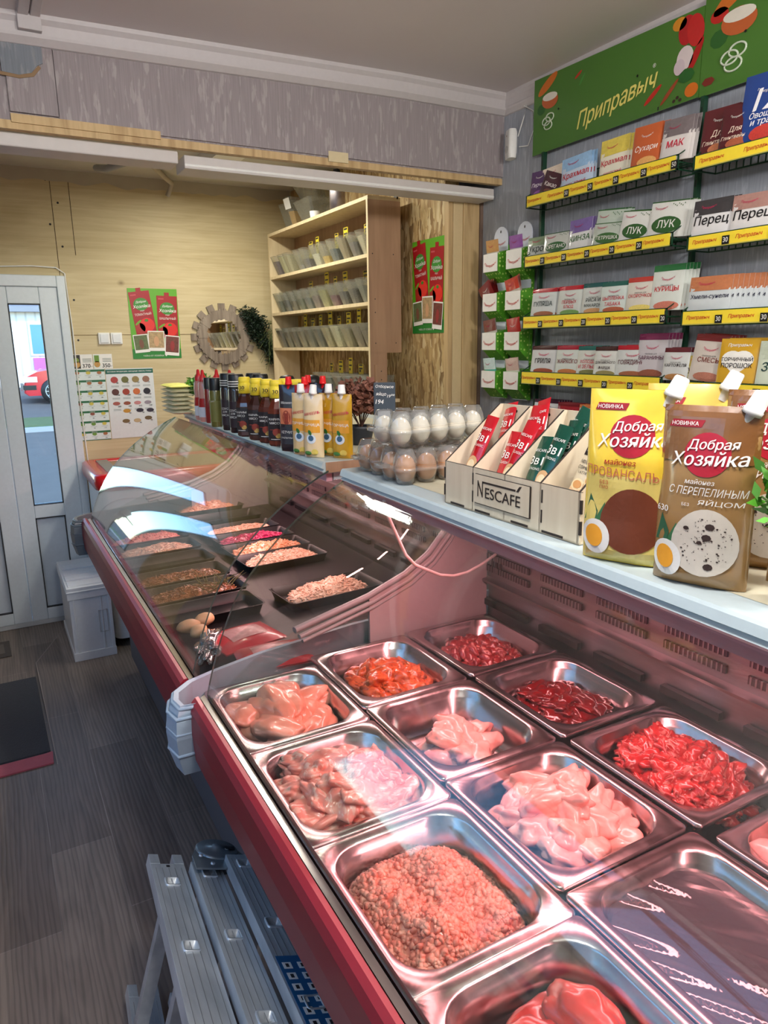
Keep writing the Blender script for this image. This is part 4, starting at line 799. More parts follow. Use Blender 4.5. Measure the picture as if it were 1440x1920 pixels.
def stick_deco(kind):
    def d(m,s,w,h):
        red=mat((176,20,30),.3); s2=lambda x,z:s(x,z)-.0004
        if kind=='latte':
            m.rect(-w*.48,w*.48,h*.78,h*.90,mat((30,26,26),.4),s,3,2); m.text('FLAT WHITE',0,h*.84,TXW,s2,w=w*.7); m.text('NESCAFE',0,h*.70,TXB,s2,w=w*.85); m.text('COMBIR',0,h*.63,TXB,s2,w=w*.85); m.text('LATTE',0,h*.57,TXB,s2,w=w*.5,bold=False); m.oval(0,h*.42,w*.36,w*.28,mat((236,214,170),.4),s); m.oval(0,h*.42,w*.25,w*.19,mat((206,150,90),.4),s2); m.rect(-w*.35,w*.35,h*.22,h*.38,mat((214,180,140),.4),s,3,2); m.rect(-w*.5,w*.5,0,h*.12,mat((30,24,24),.4),s,3,2)
        else:
            m.text('NESCAFE',0,h*.80,TXW,s,w=w*.8); m.text('3в1',0,h*.66,TXW,s,w=w*.8); m.text('CLASSIC' if kind=='red' else 'STRONG',0,h*.55,TXW,s,w=w*.7,bold=False); m.oval(0,h*.28,w*.4,w*.42,mat((214,170,120),.35),s); m.oval(0,h*.26,w*.28,w*.28,mat((240,220,180),.35),s2); m.rect(-w*.5,w*.5,0,h*.10,red,s,3,1)
    return d
SC3={'red':(mat((186,22,34),.2,coat=.6),'red three in one coffee stick'),'green':(mat((14,70,54),.2,coat=.6),'dark green strong coffee stick'),'latte':(mat((214,200,170),.25,coat=.5),'cream latte coffee stick')}
lay=[('red',-.152,.02,.05,.1),('red',-.128,.05,.02,.3),('red',-.135,.10,.08,-.2),('red',-.066,.02,.02,.0),('red',-.040,.02,.05,.15),('red',-.050,.08,.08,-.1),('red',-.020,.09,.10,-.3),('green',.020,.02,.02,-.05),('green',.050,.02,.05,.1),('green',.036,.07,.09,.3),('green',.066,.09,.09,.5),('green',.075,.05,.06,-.1),('latte',.125,.02,.03,.12),('latte',.152,.025,.04,.05),('latte',.14,.09,.08,.0)]
wherel={'red':('in the first compartment','in the second compartment'),'green':'in the third compartment','latte':'in the last compartment'}
ca,sa=math.cos(SIDE+.012),math.sin(SIDE+.012)
for i,(k,x,y,z,rl) in enumerate(lay):
    bm_,nm=SC3[k]; X,Y=x,y*.8+.010; wl=(wherel['red'][0] if x<-.1 else wherel['red'][1]) if k=='red' else wherel[k]
    pouch('coffee_stick',f'{nm} {wl} of the plywood box','coffee stick',(.784+ca*X-sa*Y,.982+sa*X+ca*Y,WZ+z*.8+.004),SIDE+.012,.036,.140,.012,bm_,stick_deco(k),f'{nm}s {wl}',.0005,i,tilt=0,nu=6,nv=10).rotation_euler=(Matrix.Rotation(SIDE+.012,3,'Z')@Matrix.Rotation(rl,3,'Y')@Matrix.Rotation(-.42,3,'X')).to_euler()
# ================================================================ spice racks on the right wall
# local frame of a rack: x runs towards the camera (world -y), -y towards the room (world -x)
def tag_text(m,x,z,s,w=.052): m.text('Приправыч',x,z,REDT,s,w=w,sh=.25)
def rack(label,ya,yb,rows,tz,chips,nums):
    L_=ya-yb; t=thing('wire_rack',label,'rack',(1.985,ya,0),-PI/2)
    for x in ((.0-.03,L_-.01) if ya>2 else (L_+.0,)):
        m=MB(); m.box(x,x+.012,-.018,0,1.15,2.30,GREEN)
        for k in range(22): m.box(x+.004,x+.008,-.0185,-.017,1.2+k*.05,1.22+k*.05,BLACK)
        m.build('post',parent=t)
    for ri,(zb,zt) in enumerate(rows):
        m=MB(); n=int(L_/.022); D=.108; wr=.0014
        def w_(a,b,r=wr): 
            x0,x1=sorted((a[0],b[0])); y0,y1=sorted((a[1],b[1])); z0,z1=sorted((a[2],b[2])); m.box(x0-r,x1+r,y0-r,y1+r,z0-r,z1+r,GREEN)
        for i in range(n+1):
            x=L_*i/n; w_((x,-D,zb+.021),(x,-.01,zb+.021)); w_((x,-D,zb),(x,-D,zt)); 
            if i%2==0 or ya<2: w_((x,-.012,zb),(x,-.012,zb+.095))
        for y,z in ((-D,zb),(-D,zt),(-.012,zb),(-.012,zb+.05),(-.012,zb+.095),(-D*.5,zb+.021),(-D*.25,zb+.021),(-D*.75,zb+.021)): w_((0,y,z),(L_,y,z),.002)
        for x in (0,L_):
            m.tube([(x,-D,zt),(x,-.012,zb+.095)],.002,GREEN,5); w_((x,-D,zb),(x,-D,zt),.002); w_((x,-D,zb),(x,-.012,zb),.002)
        bk=m.build('basket',parent=t)
        m=MB(); y=-D-.004; e=.006; m.box(e,L_-e,y,y+.0015,zb+.001,zt-.001,YEL); m.box(e,L_-e,y-.001,y,zb,zb+.003,mat((190,180,90),.4)); sf=FLAT(y-.0008); k=6 if ya>2 else 5; h=(zt-zb)
        for i in range(k):
            x=(i+.5)*L_/k; tag_text(m,x-.012,(zb+zt)/2,sf,.078)
        bs=m.build('price_strip',parent=bk)
        for i in chips[ri]:
            x=(i+.93)*L_/k; mm=MB(); mm.box(x-.011,x+.011,y-.003,y-.001,zb+.003,zb+.026,BLACK); mm.text(nums[ri],x,zb+.015,TXW,FLAT(y-.0034),w=.015,h=.013); mm.build('price_chip',parent=bk)
    return t
RZ=[(2.090,2.130),(1.876,1.914),(1.648,1.692),(1.436,1.482)]
rack('green wire rack with yellow price strips on the left half of the spice wall',2.262,1.578,RZ+[(1.245,1.285)],0,[(1,2,3,4,5),(0,1,2,3,4),(0,1,2,3,4,5),(0,1,2,3,4),()],['50','20','20','20','20'])
RZB=[(2.075,2.112),(1.855,1.892),(1.640,1.680),(1.436,1.472)]
rack('green wire rack with yellow price strips cut by the right edge of the picture',1.520,.82,RZB,0,[(2,),(0,1,3),(0,1,2),(0,1,3)],['100','30','30','30'])
# ---- sachets
def sachet_deco(tc,title,art,dark,style):
    TT=mat(tc,.4); lines=title.split('|')
    def d(m,s,w,h):
        s2=lambda x,z:s(x,z)-.0004
        if style=='std':   # coloured top band, white field, ring of small print, picture at the foot
            m.rect(-w*.5,w*.5,h*.86,h,mat(dark,.25,coat=.6),s,4,2); m.text('Приправыч',0,h*.66,mat((200,40,90),.4),s2,w=w*.42,sh=.2,arc=h*.06); m.text('ПРИПРАВА ДЛЯ',0,h*.54,TXB,s2,w=w*.4,bold=False)
            for i,l in enumerate(lines): m.text(l,0,h*(.46-.17*i),TT,s2,w=min(w*.84,w*(.125 if len(lines)<2 else .10)*len(l)))
            m.oval(w*.05,h*.10,w*.40,h*.10,mat(art,.5,vary=.3,bs=300),s,14,2)
        elif style=='green':
            m.text('Приправыч',-w*.22,h*.78,mat((200,40,90),.4),s2,w=w*.34,sh=.2,arc=h*.05); m.oval(0,h*.34,w*.40,h*.23,TT,s,18,2)
            for i,l in enumerate(lines): m.text(l,0,h*(.36-.13*i),TXW,lambda x,z:s(x,z)-.0008,w=min(w*.7,w*.16*len(l)))
            m.rect(-w*.5,w*.5,h*.97,h,TT,s,3,1)
            for k in range(7): m.oval(w*(.1+.05*k),h*(.9-.03*(k%3)),w*.014,h*.02,TT,s2,6,1)
        elif style=='spice':
            m.rect(-w*.5,w*.5,h*.58,h,mat(art,.3,coat=.5,vary=.2,bs=120),s,4,3); m.text('Приправыч',-w*.1,h*.76,mat((200,40,90),.4),s2,w=w*.38,sh=.2,arc=h*.05)
            for i,l in enumerate(lines): m.text(l,0,h*(.40-.26*i),TT,s2,w=min(w*.88,w*(.19,.06)[i]*len(l)) if title not in('САХАРНАЯ|ПУДРА',) else w*.7,sh=.1)
        elif style=='dark':
            m.text('Приправыч',0,h*.72,TXW,s2,w=w*.4,sh=.2,arc=h*.05)
            for i,l in enumerate(lines): m.text(l,0,h*((.45-.16*i) if title[0]!='1' else (.62,.40,.29)[i]),TT,s2,w=min(w*.84,w*(.13 if title[0]!='1' else (.24,.10,.085)[i])*len(l)),sh=.2)
            m.oval(w*.1,h*.14,w*.34,h*.12,mat(art,.5,vary=.3,bs=200),s,14,2)
        elif style=='heart':
            m.oval(-w*.14,h*.52,w*.28,h*.2,TXW,s,18,2); m.oval(w*.14,h*.52,w*.28,h*.2,TXW,s,18,2); m.poly([(-w*.4,h*.46),(0,h*.16),(w*.4,h*.46)],TXW,s); m.text('Приправыч',0,h*.84,TXW,s2,w=w*.6,sh=.2)
            for i,l in enumerate(lines): m.text(l,0,h*(.54-.15*i),TXB,lambda x,z:s(x,z)-.001,w=min(w*.8,w*.12*len(l)))
    return d
SK=[]
def sachets(row,zb,L):
    for (n,kind,yc,w,h,title,tc,body,dark,art,style,stack,roll,where) in L:
        bm_=mat(body,.22,coat=.7,vary=.08,bs=30); lab=f'{kind} sachet {where}'
        x=1.893+.006*(hash_(n)%3)
        h-=.022; zz=zb+.024
        t=pouch('spice_sachet',lab,'spice sachet',(x,yc,zz),SIDE,w,h,.010,bm_,sachet_deco(tc,title,art,dark,style),f'sachets {row}',.0006,len(SK),nu=8,nv=8,top=None); SK.append(t)
        t.rotation_euler=(Matrix.Rotation(SIDE+.10,3,'Z')@Matrix.Rotation(roll,3,'Y')@Matrix.Rotation(-.13,3,'X')).to_euler()
        for k in range(stack):
            sh=.0075*(k+1)
            dup(t,(x+sh,yc-.0075*(k+1)*(.9 if stack<6 else 1.5),zz+.0015*(k%2)),tuple(t.rotation_euler),label=f'{kind} sachet behind its stack front, {where}',group=f'{kind} sachets in the stack behind')
def hash_(s): return sum(ord(c) for c in s)
W_=(226,224,222); G_=(206,212,206)
sachets('on the top shelf',2.098,[
 ('a','purple berry',2.225,.088,.118,'Перчик',(240,230,240),(84,54,100),(60,30,80),(150,90,170),'dark',2,.0,'at the left end of the top shelf'),
 ('b','pink white sugar',2.150,.112,.122,'САХАРНАЯ|ПУДРА',(190,40,50),(232,218,206),(200,40,60),(236,220,200),'spice',2,-.08,'second on the top shelf'),
 ('c','dark brown cocoa',2.165,.09,.10,'Какао',(240,230,226),(70,34,44),(40,20,30),(120,70,60),'dark',0,.35,'above the sugar'),
 ('d','blue and white starch',2.030,.130,.132,'Крахмал|картофельный',(196,40,50),(196,214,232),(30,70,150),(150,190,226),'spice',2,-.08,'left of the yellow starch'),
 ('e','yellow and white starch',1.862,.115,.150,'Крахмал|кукурузный',(196,40,60),(240,236,214),(220,200,60),(226,206,90),'spice',2,-.04,'in the middle of the top shelf'),
 ('f','orange breadcrumb',1.722,.102,.152,'Сухари',(250,240,230),(198,96,50),(180,50,40),(226,170,100),'dark',3,.0,'right of the yellow starch'),
 ('g','grey and white poppy seed',1.615,.100,.145,'МАК',(200,30,60),(220,214,210),(90,80,84),(120,110,112),'spice',2,.02,'right end of the top shelf')])
sachets('on the top shelf of the right rack',2.083,[
 ('h','dark red mulled wine',1.472,.108,.152,'Для|Глинтвейна',(240,220,200),(92,30,36),(60,20,26),(196,120,80),'dark',2,.0,'leftmost on the right top shelf'),
 ('i','second dark red mulled wine',1.41,.09,.14,'Для|Глинтвейна',(240,220,200),(84,26,34),(60,20,26),(170,90,60),'dark',0,.0,'left of the big blue pack'),
 ('j','large blue mixed herb',1.335,.130,.205,'12|Овощей|и трав',(246,246,250),(30,66,140),(20,40,100),(196,60,50),'dark',2,.0,'at the top right')])
sachets('on the second shelf',1.884,[
 ('k','grey green dill',2.225,.11,.100,'Укроп',(30,50,40),(196,202,196),(60,90,60),(130,150,120),'spice',2,.0,'at the left end of the second shelf'),
 ('l','oregano',2.110,.125,.100,'ОРЕГАНО',(50,96,52),(196,200,192),(50,96,52),(80,120,70),'green',5,.0,'second on the second shelf'),
 ('m','white coriander',1.995,.100,.132,'КИНЗА',(50,96,52),(226,228,226),(50,96,52),(120,100,160),'spice',2,-.05,'left of the parsley on the second shelf'),
 ('n','dark green herb',1.880,.11,.145,'ХМЕЛИ',(56,100,56),(190,204,190),(40,90,50),(100,140,90),'green',3,.08,'raised behind the parsley'),
 ('o','parsley',1.862,.125,.098,'ПЕТРУШКА',(60,104,54),(186,196,184),(50,96,52),(90,130,80),'green',2,.06,'mid second shelf, in front'),
 ('p','smaller green onion',1.752,.120,.120,'ЛУК',(50,92,44),(222,224,218),(50,96,52),(90,130,80),'green',3,.10,'left of the larger onion pack'),
 ('q','larger green onion',1.632,.130,.130,'ЛУК',(50,92,44),(224,226,220),(50,96,52),(90,130,80),'green',3,.06,'beside the smaller onion pack, second shelf')])
sachets('on the second shelf of the right rack',1.866,[
 ('r','black pepper',1.462,.120,.125,'Перец',(26,24,26),(226,226,226),(26,26,28),(60,58,60),'spice',3,.0,'leftmost on the right second shelf'),
 ('s','allspice pepper',1.338,.120,.120,'Перец',(26,24,26),(226,224,222),(60,40,40),(170,130,120),'spice',3,.0,'next to the black pepper'),
 ('t','red paprika',1.225,.11,.155,'ПАПРИКА',(190,20,30),(226,214,206),(170,30,30),(190,40,44),'green',2,.0,'at the right edge, second shelf')])
sachets('on the third shelf',1.664,[
 ('u','silver goulash',2.170,.125,.128,'ГУЛЯША',(40,60,60),(206,212,210),(170,30,44),(150,90,60),'std',7,.0,'at the left end of the third shelf'),
 ('v','silver first course',2.035,.112,.128,'ПЕРВЫХ|БЛЮД',(190,30,50),(206,212,206),(180,24,44),(110,150,80),'std',5,.0,'second, third shelf'),
 ('w','silver rice and pasta',1.922,.105,.130,'РИСА И|МАКАРОН',(30,40,40),(206,212,208),(10,80,80),(200,150,100),'std',5,.0,'third on the third shelf'),
 ('x','silver chicken tabaka',1.818,.110,.126,'ЦЫПЛЕНКА|ТАБАКА',(200,30,50),(204,216,210),(30,90,80),(170,90,60),'std',3,.0,'fourth on the third shelf'),
 ('y','beige ham hock',1.708,.110,.132,'ОКОРОЧКОВ',(190,40,50),(216,212,200),(180,60,50),(226,206,110),'std',3,.0,'left of the tall chicken pack'),
 ('z','tall green topped chicken',1.612,.112,.162,'КУРИЦЫ',(200,30,40),(216,222,214),(40,110,60),(200,120,100),'std',4,.0,'tallest on the third shelf')])
sachets('on the third shelf of the right rack',1.656,[
 ('A','blue edged khmeli suneli',1.455,.135,.122,'Хмели-сунели',(30,30,60),(206,214,216),(30,70,130),(190,120,80),'spice',14,.0,'alone on the right third shelf')])
sachets('on the fourth shelf',1.452,[
 ('B','silver grill',2.160,.125,.128,'ГРИЛЯ',(40,30,30),(206,208,208),(70,36,36),(150,70,44),'std',5,.0,'at the left end of the fourth shelf'),
 ('C','silver roast',2.033,.115,.128,'ЖАРКОГО',(120,30,30),(206,212,206),(150,30,50),(180,110,60),'std',4,.0,'second on the fourth shelf'),
 ('D','silver aspic',1.928,.112,.126,'ХОЛОДЦА|И ЗЕЛЬЦА',(190,40,60),(210,214,206),(16,90,84),(120,120,70),'std',3,.0,'third on the fourth shelf'),
 ('E','silver minced meat',1.838,.100,.124,'ДЛЯ МЯСНОГО|ФАРША',(60,40,40),(212,214,208),(60,30,30),(140,130,80),'std',2,.0,'fourth on the fourth shelf'),
 ('F','silver beef',1.728,.125,.128,'ГОВЯДИНЫ',(90,30,36),(206,210,208),(170,24,40),(150,90,60),'std',6,.0,'before the purple pack, fourth shelf'),
 ('G','purple topped tall',1.655,.110,.165,'БАРАНИНЫ',(90,30,60),(196,190,194),(120,40,80),(140,80,60),'std',4,.0,'raised behind the beef pack')])
sachets('on the fourth shelf of the right rack',1.450,[
 ('H','silver potato',1.545,.090,.122,'КАРТОФЕЛЯ',(40,30,30),(206,208,206),(90,30,36),(170,120,70),'std',3,.0,'between the fourth shelves'),
 ('I','reddish mixed spice',1.440,.110,.160,'СМЕСЬ',(120,50,40),(206,196,186),(120,40,40),(170,110,90),'std',4,.08,'raised behind the turmeric'),
 ('J','yellow green turmeric',1.462,.125,.098,'КУРКУМА',(50,36,30),(206,196,130),(200,180,90),(196,176,90),'spice',2,.0,'before the mixed spice'),
 ('K','golden mustard powder',1.335,.115,.148,'ГОРЧИЧНЫЙ|ПОРОШОК',(40,36,30),(206,160,40),(190,130,30),(206,160,50),'heart',3,.0,'with a white heart, fourth shelf'),
 ('L','pale green cumin',1.215,.115,.140,'ЗИРА',(20,60,60),(210,220,200),(40,90,60),(190,200,180),'spice',3,.0,'at the right edge of the fourth shelf')])
sachets('on the lowest shelf',1.260,[
 ('M','silver',2.150,.125,.115,'РЫБЫ',(60,60,60),(206,208,208),(60,30,50),(150,130,110),'std',5,.0,'at the left end of the lowest shelf'),
 ('N','dark red',2.010,.110,.112,'АДЖИКА',(190,30,40),(150,34,44),(110,20,30),(200,80,60),'std',3,.0,'second on the lowest shelf'),
 ('O','orange topped silver',1.905,.105,.110,'ПЛОВА',(90,60,40),(206,206,200),(190,110,60),(190,140,80),'std',3,.0,'third on the lowest shelf')])
# ---- polka dotted cardboard strips with pockets
DOT=nodes_mat('green_dotted_card',lambda N,L,mp,ramp,mixc,bump,p:(lambda v:(L(mp((62,62,62)),v.inputs[0]),L(ramp(v.outputs[0],[(.0,(196,226,120)),(.26,(196,226,120)),(.32,(86,160,40))]),p.inputs['Base Color'])))(N('TexVoronoi',Scale=1.0,Randomness=.35)))
DGR=mat((84,158,40),.5)
def hanger(label,y,x0):
    t=thing('card_hanger',label,'display strip',(1.985,y,0),SIDE)
    m=MB(); P=[(-.045,1.36),(.045,1.36),(.045,2.02)]+[(.045*math.cos(a),2.02+.045*math.sin(a)) for a in [PI*k/10 for k in range(11)]]+[(-.045,2.02)]
    m.prism(P,'y',-.022,-.018,mat((214,220,232),.4)); m.oval(0,2.045,.004,.006,BLACK,FLAT(-.0225),10,1); m.text('Приправыч',0,1.995,REDT,FLAT(-.0228),w=.06,sh=.2,arc=.008); m.box(-.047,.047,-.018,-.004,1.36,1.99,DOT); m.build('backing_card',parent=t)
    for k in range(4):
        z=1.405+k*.160; m=MB(); d=.050
        m.prism([(-.02,z-.045),(-.02,z+.085),(-.02-d,z+.070),(-.02-d,z)],'x',-.047,.047,DOT); m.box(-.050,.044,-.023-d,-.0205-d,z,z+.072,TXW); m.text('Приправыч',-.003,z+.022,REDT,FLAT(-.0236-d),w=.075,sh=.2,arc=.012); m.build('pocket',parent=t)
    return t
hanger('dotted green cardboard strip with four pockets, nearer the timber post',2.525,0)
hanger('dotted green cardboard strip with four pockets, beside the wire rack',2.372,0)
HP=[(2.525,[('white noodle seasoning',(216,206,196),(200,150,90),0,0),('bunch of dark red paprika',(120,30,30),(150,60,40),4,.5),('pale pilaf',(206,196,192),(120,60,50),2,.1),('teal starch',(60,170,160),(200,220,220),1,.05)]),(2.372,[('pale violet garlic',(206,196,210),(150,90,170),0,0),('brown and white tomato soup',(206,190,180),(190,60,40),3,.2),('red borsch',(180,40,34),(210,90,60),2,.05),('white garlic',(222,214,210),(200,170,160),2,.05)])]
for y,L in HP:
    for k,(nm,bc,ac,st,rl) in enumerate(L[::-1]):
        z=1.405+k*.160; side='post side' if y>2.45 else 'rack side'; lvl=('lowest','third','second','top')[k]
        t=pouch('spice_sachet',f'{nm} sachet in the {lvl} pocket of the {side} dotted strip','spice sachet',(1.985-.052,y+.002,z+.012),SIDE,.082,.115,.008,mat(bc,.25,coat=.6),sachet_deco((120,30,60),('ЛАПША','ПАПРИКА','ПЛОВ','КРАХМАЛ')[k] if y>2.45 else ('ЧЕСНОК','БОРЩ','СУП','ЧЕСНОК')[k],ac,ac,'dark' if sum(bc)<300 else 'spice'),None,.0006,k+40,nu=6,nv=7)
        t.rotation_euler=(Matrix.Rotation(SIDE,3,'Z')@Matrix.Rotation(-rl,3,'Y')@Matrix.Rotation(.12,3,'X')).to_euler()
        for q in range(st): dup(t,(1.985-.050+.006*(q+1)*.7,y+.002-.004*q,z+.012+.004*q),(t.rotation_euler[0],t.rotation_euler[1],t.rotation_euler[2]-.12*(q+1)),label=f'{nm} sachet fanned behind another in the {lvl} {side} pocket',group=f'{nm} sachets fanned in one pocket')
# ---- green banner, two panels
BG=mat((72,118,44),.35,coat=.2,vary=.05,bs=2)
def veg(m,x,z,k,s,mirror=1):
    s2=lambda a,b:s(a,b)-.0006; s3=lambda a,b:s(a,b)-.0012; q=mirror
    m.oval(x,z+.085*k,.055*k,.016*k,mat((206,110,40),.35),s,20,2,.5*q); m.oval(x+.015*k,z+.03*k,.042*k,.026*k,mat((190,96,50),.35),s2,20,2,-.1); m.oval(x+.015*k,z+.042*k,.038*k,.013*k,mat((226,220,206),.35),s3,20,2,-.05)
    m.oval(x-.03*k,z+.01*k,.022*k,.018*k,mat((46,96,40),.4),s,9,1)
    for dx,dz in ((0,-.035),(.018,-.025),(.01,-.05)):
        P=[(x+(dx+.020*math.cos(a))*k,z+(dz+.013*math.sin(a))*k) for a in [2*PI*i/20 for i in range(21)]]
        m.tube([(a,s2(a,b)-.0005,b) for a,b in P],.0022*k,mat((206,216,196),.4),5)
def banner(label,y0,y1,z0a,z1a,z0b,z1b,first):
    W=y0-y1; t=thing('banner',label,'banner',(1.972,y0,0),SIDE)
    m=MB(); m.prism([(0,z0a),(W,z0b),(W,z1b),(0,z1a)],'y',0,.004,BG); s=FLAT(-.0008); s2=FLAT(-.0014); s3=FLAT(-.002)
    if first:
        veg(m,.075,2.44,1.05,s)
        m.text('Приправыч',.405,2.375,mat((236,222,120),.4),s2,w=.34,h=.070,sh=.25,slope=.12)
        m.text('®',.575,2.44,TXW,s2,w=.012)
        m.oval(.235,2.515,.020,.005,mat((190,50,30),.4),s,12,1,.5); m.oval(.255,2.495,.022,.0045,mat((70,140,60),.4),s,12,1,.9); m.oval(.575,2.355,.04,.008,mat((190,40,30),.4),s,16,1,.6)
        # garnish on the right end
        m.oval(.690,2.500,.030,.040,mat((180,30,34),.25,coat=.5),s,20,2); m.oval(.722,2.490,.030,.045,mat((196,36,36),.25,coat=.5),s2,20,2,.2); m.oval(.662,2.525,.026,.018,mat((214,140,40),.35),s,14,1)
        m.oval(.690,2.425,.030,.033,mat((220,206,206),.35),s2,18,2); m.oval(.672,2.405,.020,.022,mat((206,190,196),.35),s3,18,2); m.oval(.728,2.42,.012,.05,mat((176,30,30),.35),s2,14,1,-.5)
        m.oval(.700,2.375,.030,.020,mat((40,96,40),.4),s3,7,1); m.oval(.640,2.345,.045,.007,mat((150,66,36),.45),s2,10,1,.75); m.oval(.722,2.330,.024,.019,mat((210,110,30),.35),s2,18,2)
        for a,b_ in ((.66,2.315),(.672,2.322),(.683,2.313)): m.oval(a,b_,.006,.005,mat((60,40,34),.5),s2,8,1)
        m.box(.598,.602,-.001,.0,2.305,2.315,BLACK)
    else:
        m.oval(.05,2.50,.03,.02,mat((190,40,34),.3),s,12,1); veg(m,.095,2.425,1.35,s); m.oval(.03,2.335,.022,.012,mat((120,40,30),.5),s2,6,1)
        veg(m,.62,2.425,1.1,s,-1)
    m.build('panel',parent=t)
    for x in (.14,W*.68):
        mm=MB(); mm.oval(x,2.43,.004,.004,BLACK,FLAT(-.0025),8,1); mm.build('screw',parent=t)
banner('green spice brand banner with yellow script lettering, left panel',2.350,1.602,2.298,2.562,2.303,2.545,True)
banner('second green banner panel with a big onion, cut by the right edge',1.600,.86,2.300,2.56,2.298,2.55,False)
# ---- alarm sensor
t=thing('motion_sensor','small white motion sensor on the wall corner above the timber post','sensor',(1.998,2.49,2.32),SIDE-.35)
m=MB(); m.loft([rrect(.060,.032,.012,0,4,0,-.018),rrect(.064,.036,.012,.02,4,0,-.018),rrect(.064,.036,.012,.095,4,0,-.018),rrect(.056,.03,.012,.108,4,0,-.018)],WHITE); m.build('housing',parent=t)
m=MB(); m.oval(0,.035,.018,.014,mat((206,206,200),.2),FLAT(-.037),14,1); m.oval(0,.085,.003,.003,mat((120,20,20),.3),FLAT(-.0372),8,1); m.build('lens',parent=t)
m=MB(); m.tube([(1.995,2.47,2.40),(1.99,2.43,2.46),(1.993,2.42,2.50),(1.994,2.44,2.55)],.0022,WHITE,6); m.tube([(1.995,2.46,2.36),(1.99,2.40,2.35),(1.992,2.37,2.40),(1.993,2.38,2.47),(1.99,2.43,2.5)],.0022,WHITE,6)
m.build('cable',label='thin white cable looping from the motion sensor to the ceiling',cat='cable')
# ================================================================ back room
# ---- wall shelf with plastic bins (front faces -x)
t=thing('wall_shelf','tall beech board shelf of bulk spice bins on the strand board wall','shelf',(0,0,0))
X0,X1,YA,YB_=1.605,1.775,3.050,4.32; TOP=2.232
sh=lambda y:.0
m=MB(); m.box(X0,X1,YA-.016,YA,1.555,TOP,CHIP); m.box(X0-.001,X0+.001,YA-.016,YA,1.30,TOP,CHIPL); m.box(X0,X0+.09,YA-.016,YA,1.30,1.556,CHIP)
for x,z in ((X0+.03,1.80),(X0+.03,1.74),(X0+.03,1.60),(X1-.03,1.60),(X0+.02,2.0),(X1-.04,2.0)): m.oval(x,z,.003,.003,DARK,FLAT(YA-.0165),8,1)
m.build('side_panel',parent=t)
m=MB(); m.box(X0+.02,X0+.075,YA-.030,YA-.0165,1.36,1.50,CHIP)
for z in (1.38,1.43,1.47): m.oval(X0+.05,z,.003,.003,DARK,FLAT(YA-.0305),8,1)
m.build('joining_plate',parent=t)
m=MB(); m.box(X0,X1,YB_,YB_+.016,1.30,TOP,CHIPL)
m.build('side_panel',parent=t)
m=MB(); m.box(X0,X1,YA-.016,YB_+.016,TOP,TOP+.016,CHIPL); m.build('top_board',parent=t)
SHZ=[1.985,1.772,1.566,1.318]
for z in SHZ:
    m=MB(); m.box(X0,X1-.002,YA,YB_,z,z+.016,CHIPL); m.build('shelf_board',parent=t)
m=MB(); m.box(X1-.004,X1,YA,YB_,1.79,TOP,CHIP); m.build('back_board',parent=t)
m=MB()
for y in (3.2,4.1): m.box(X1,1.829,y,y+.1,2.1,2.16,CHIP)
m.box(X1-.02,X1-.012,YA-.018,YA+.01,TOP+.01,TOP+.05,BLACK); m.build('wall_cleat',parent=t)
def bin_mesh(h=.112,w=.088,d=.115):
    m=MB(); P=[(0,0),(-.012,.016),(-.040,h*.93),(-.044,h),(d,h),(d-.012,0)]
    def lp(k,z,e=0): 
        f=z/h; x0=-.044*f; x1=d-.012+.012*f; ww=w/2*(.66+.34*f)-e; return [(x0+.012+e,-ww,z),(x0+e,-ww+.014,z),(x0+e,ww-.014,z),(x0+.012+e,ww,z),(x1-e,ww,z),(x1-e,-ww,z)]
    m.loft([lp(0,0),lp(0,.008),lp(0,h),[(a*1.0-.003*(a<.05),b_*1.05,h+.001) for a,b_,c in lp(0,h)]],BIN,(1,0),sm=False); return m
def fill_mesh(c,f,h=.112,w=.088,d=.115):
    m=MB()
    def lp(z): q=z/h; x0=-.044*q; x1=d-.012+.012*q; ww=w/2*(.66+.34*q)-.0025; return [(x0+.014,-ww,z),(x0+.003,-ww+.014,z),(x0+.003,ww-.014,z),(x0+.014,ww,z),(x1-.003,ww,z),(x1-.003,-ww,z)]
    m.loft([lp(.002),lp(h*f*.6),lp(h*f)],mat(c,.7,bump=.6,bs=150,vary=.25),sm=False); return m
def pr_tag(h=.06,w=.045,c=(226,206,50)):
    m=MB(); m.box(.06,.062,-w/2,w/2,.06,.112+h,mat(c,.5)); 
    for k in range(2): m.box(.0592,.0600,-w*.36,w*.36,.112+h*(.80-.34*k),.112+h*(.80-.34*k)+.008,TXB)
    m.box(.0592,.06,w*.0,w*.30,.112+h*.18,.112+h*.18+.012,TXB); return m
PB=None
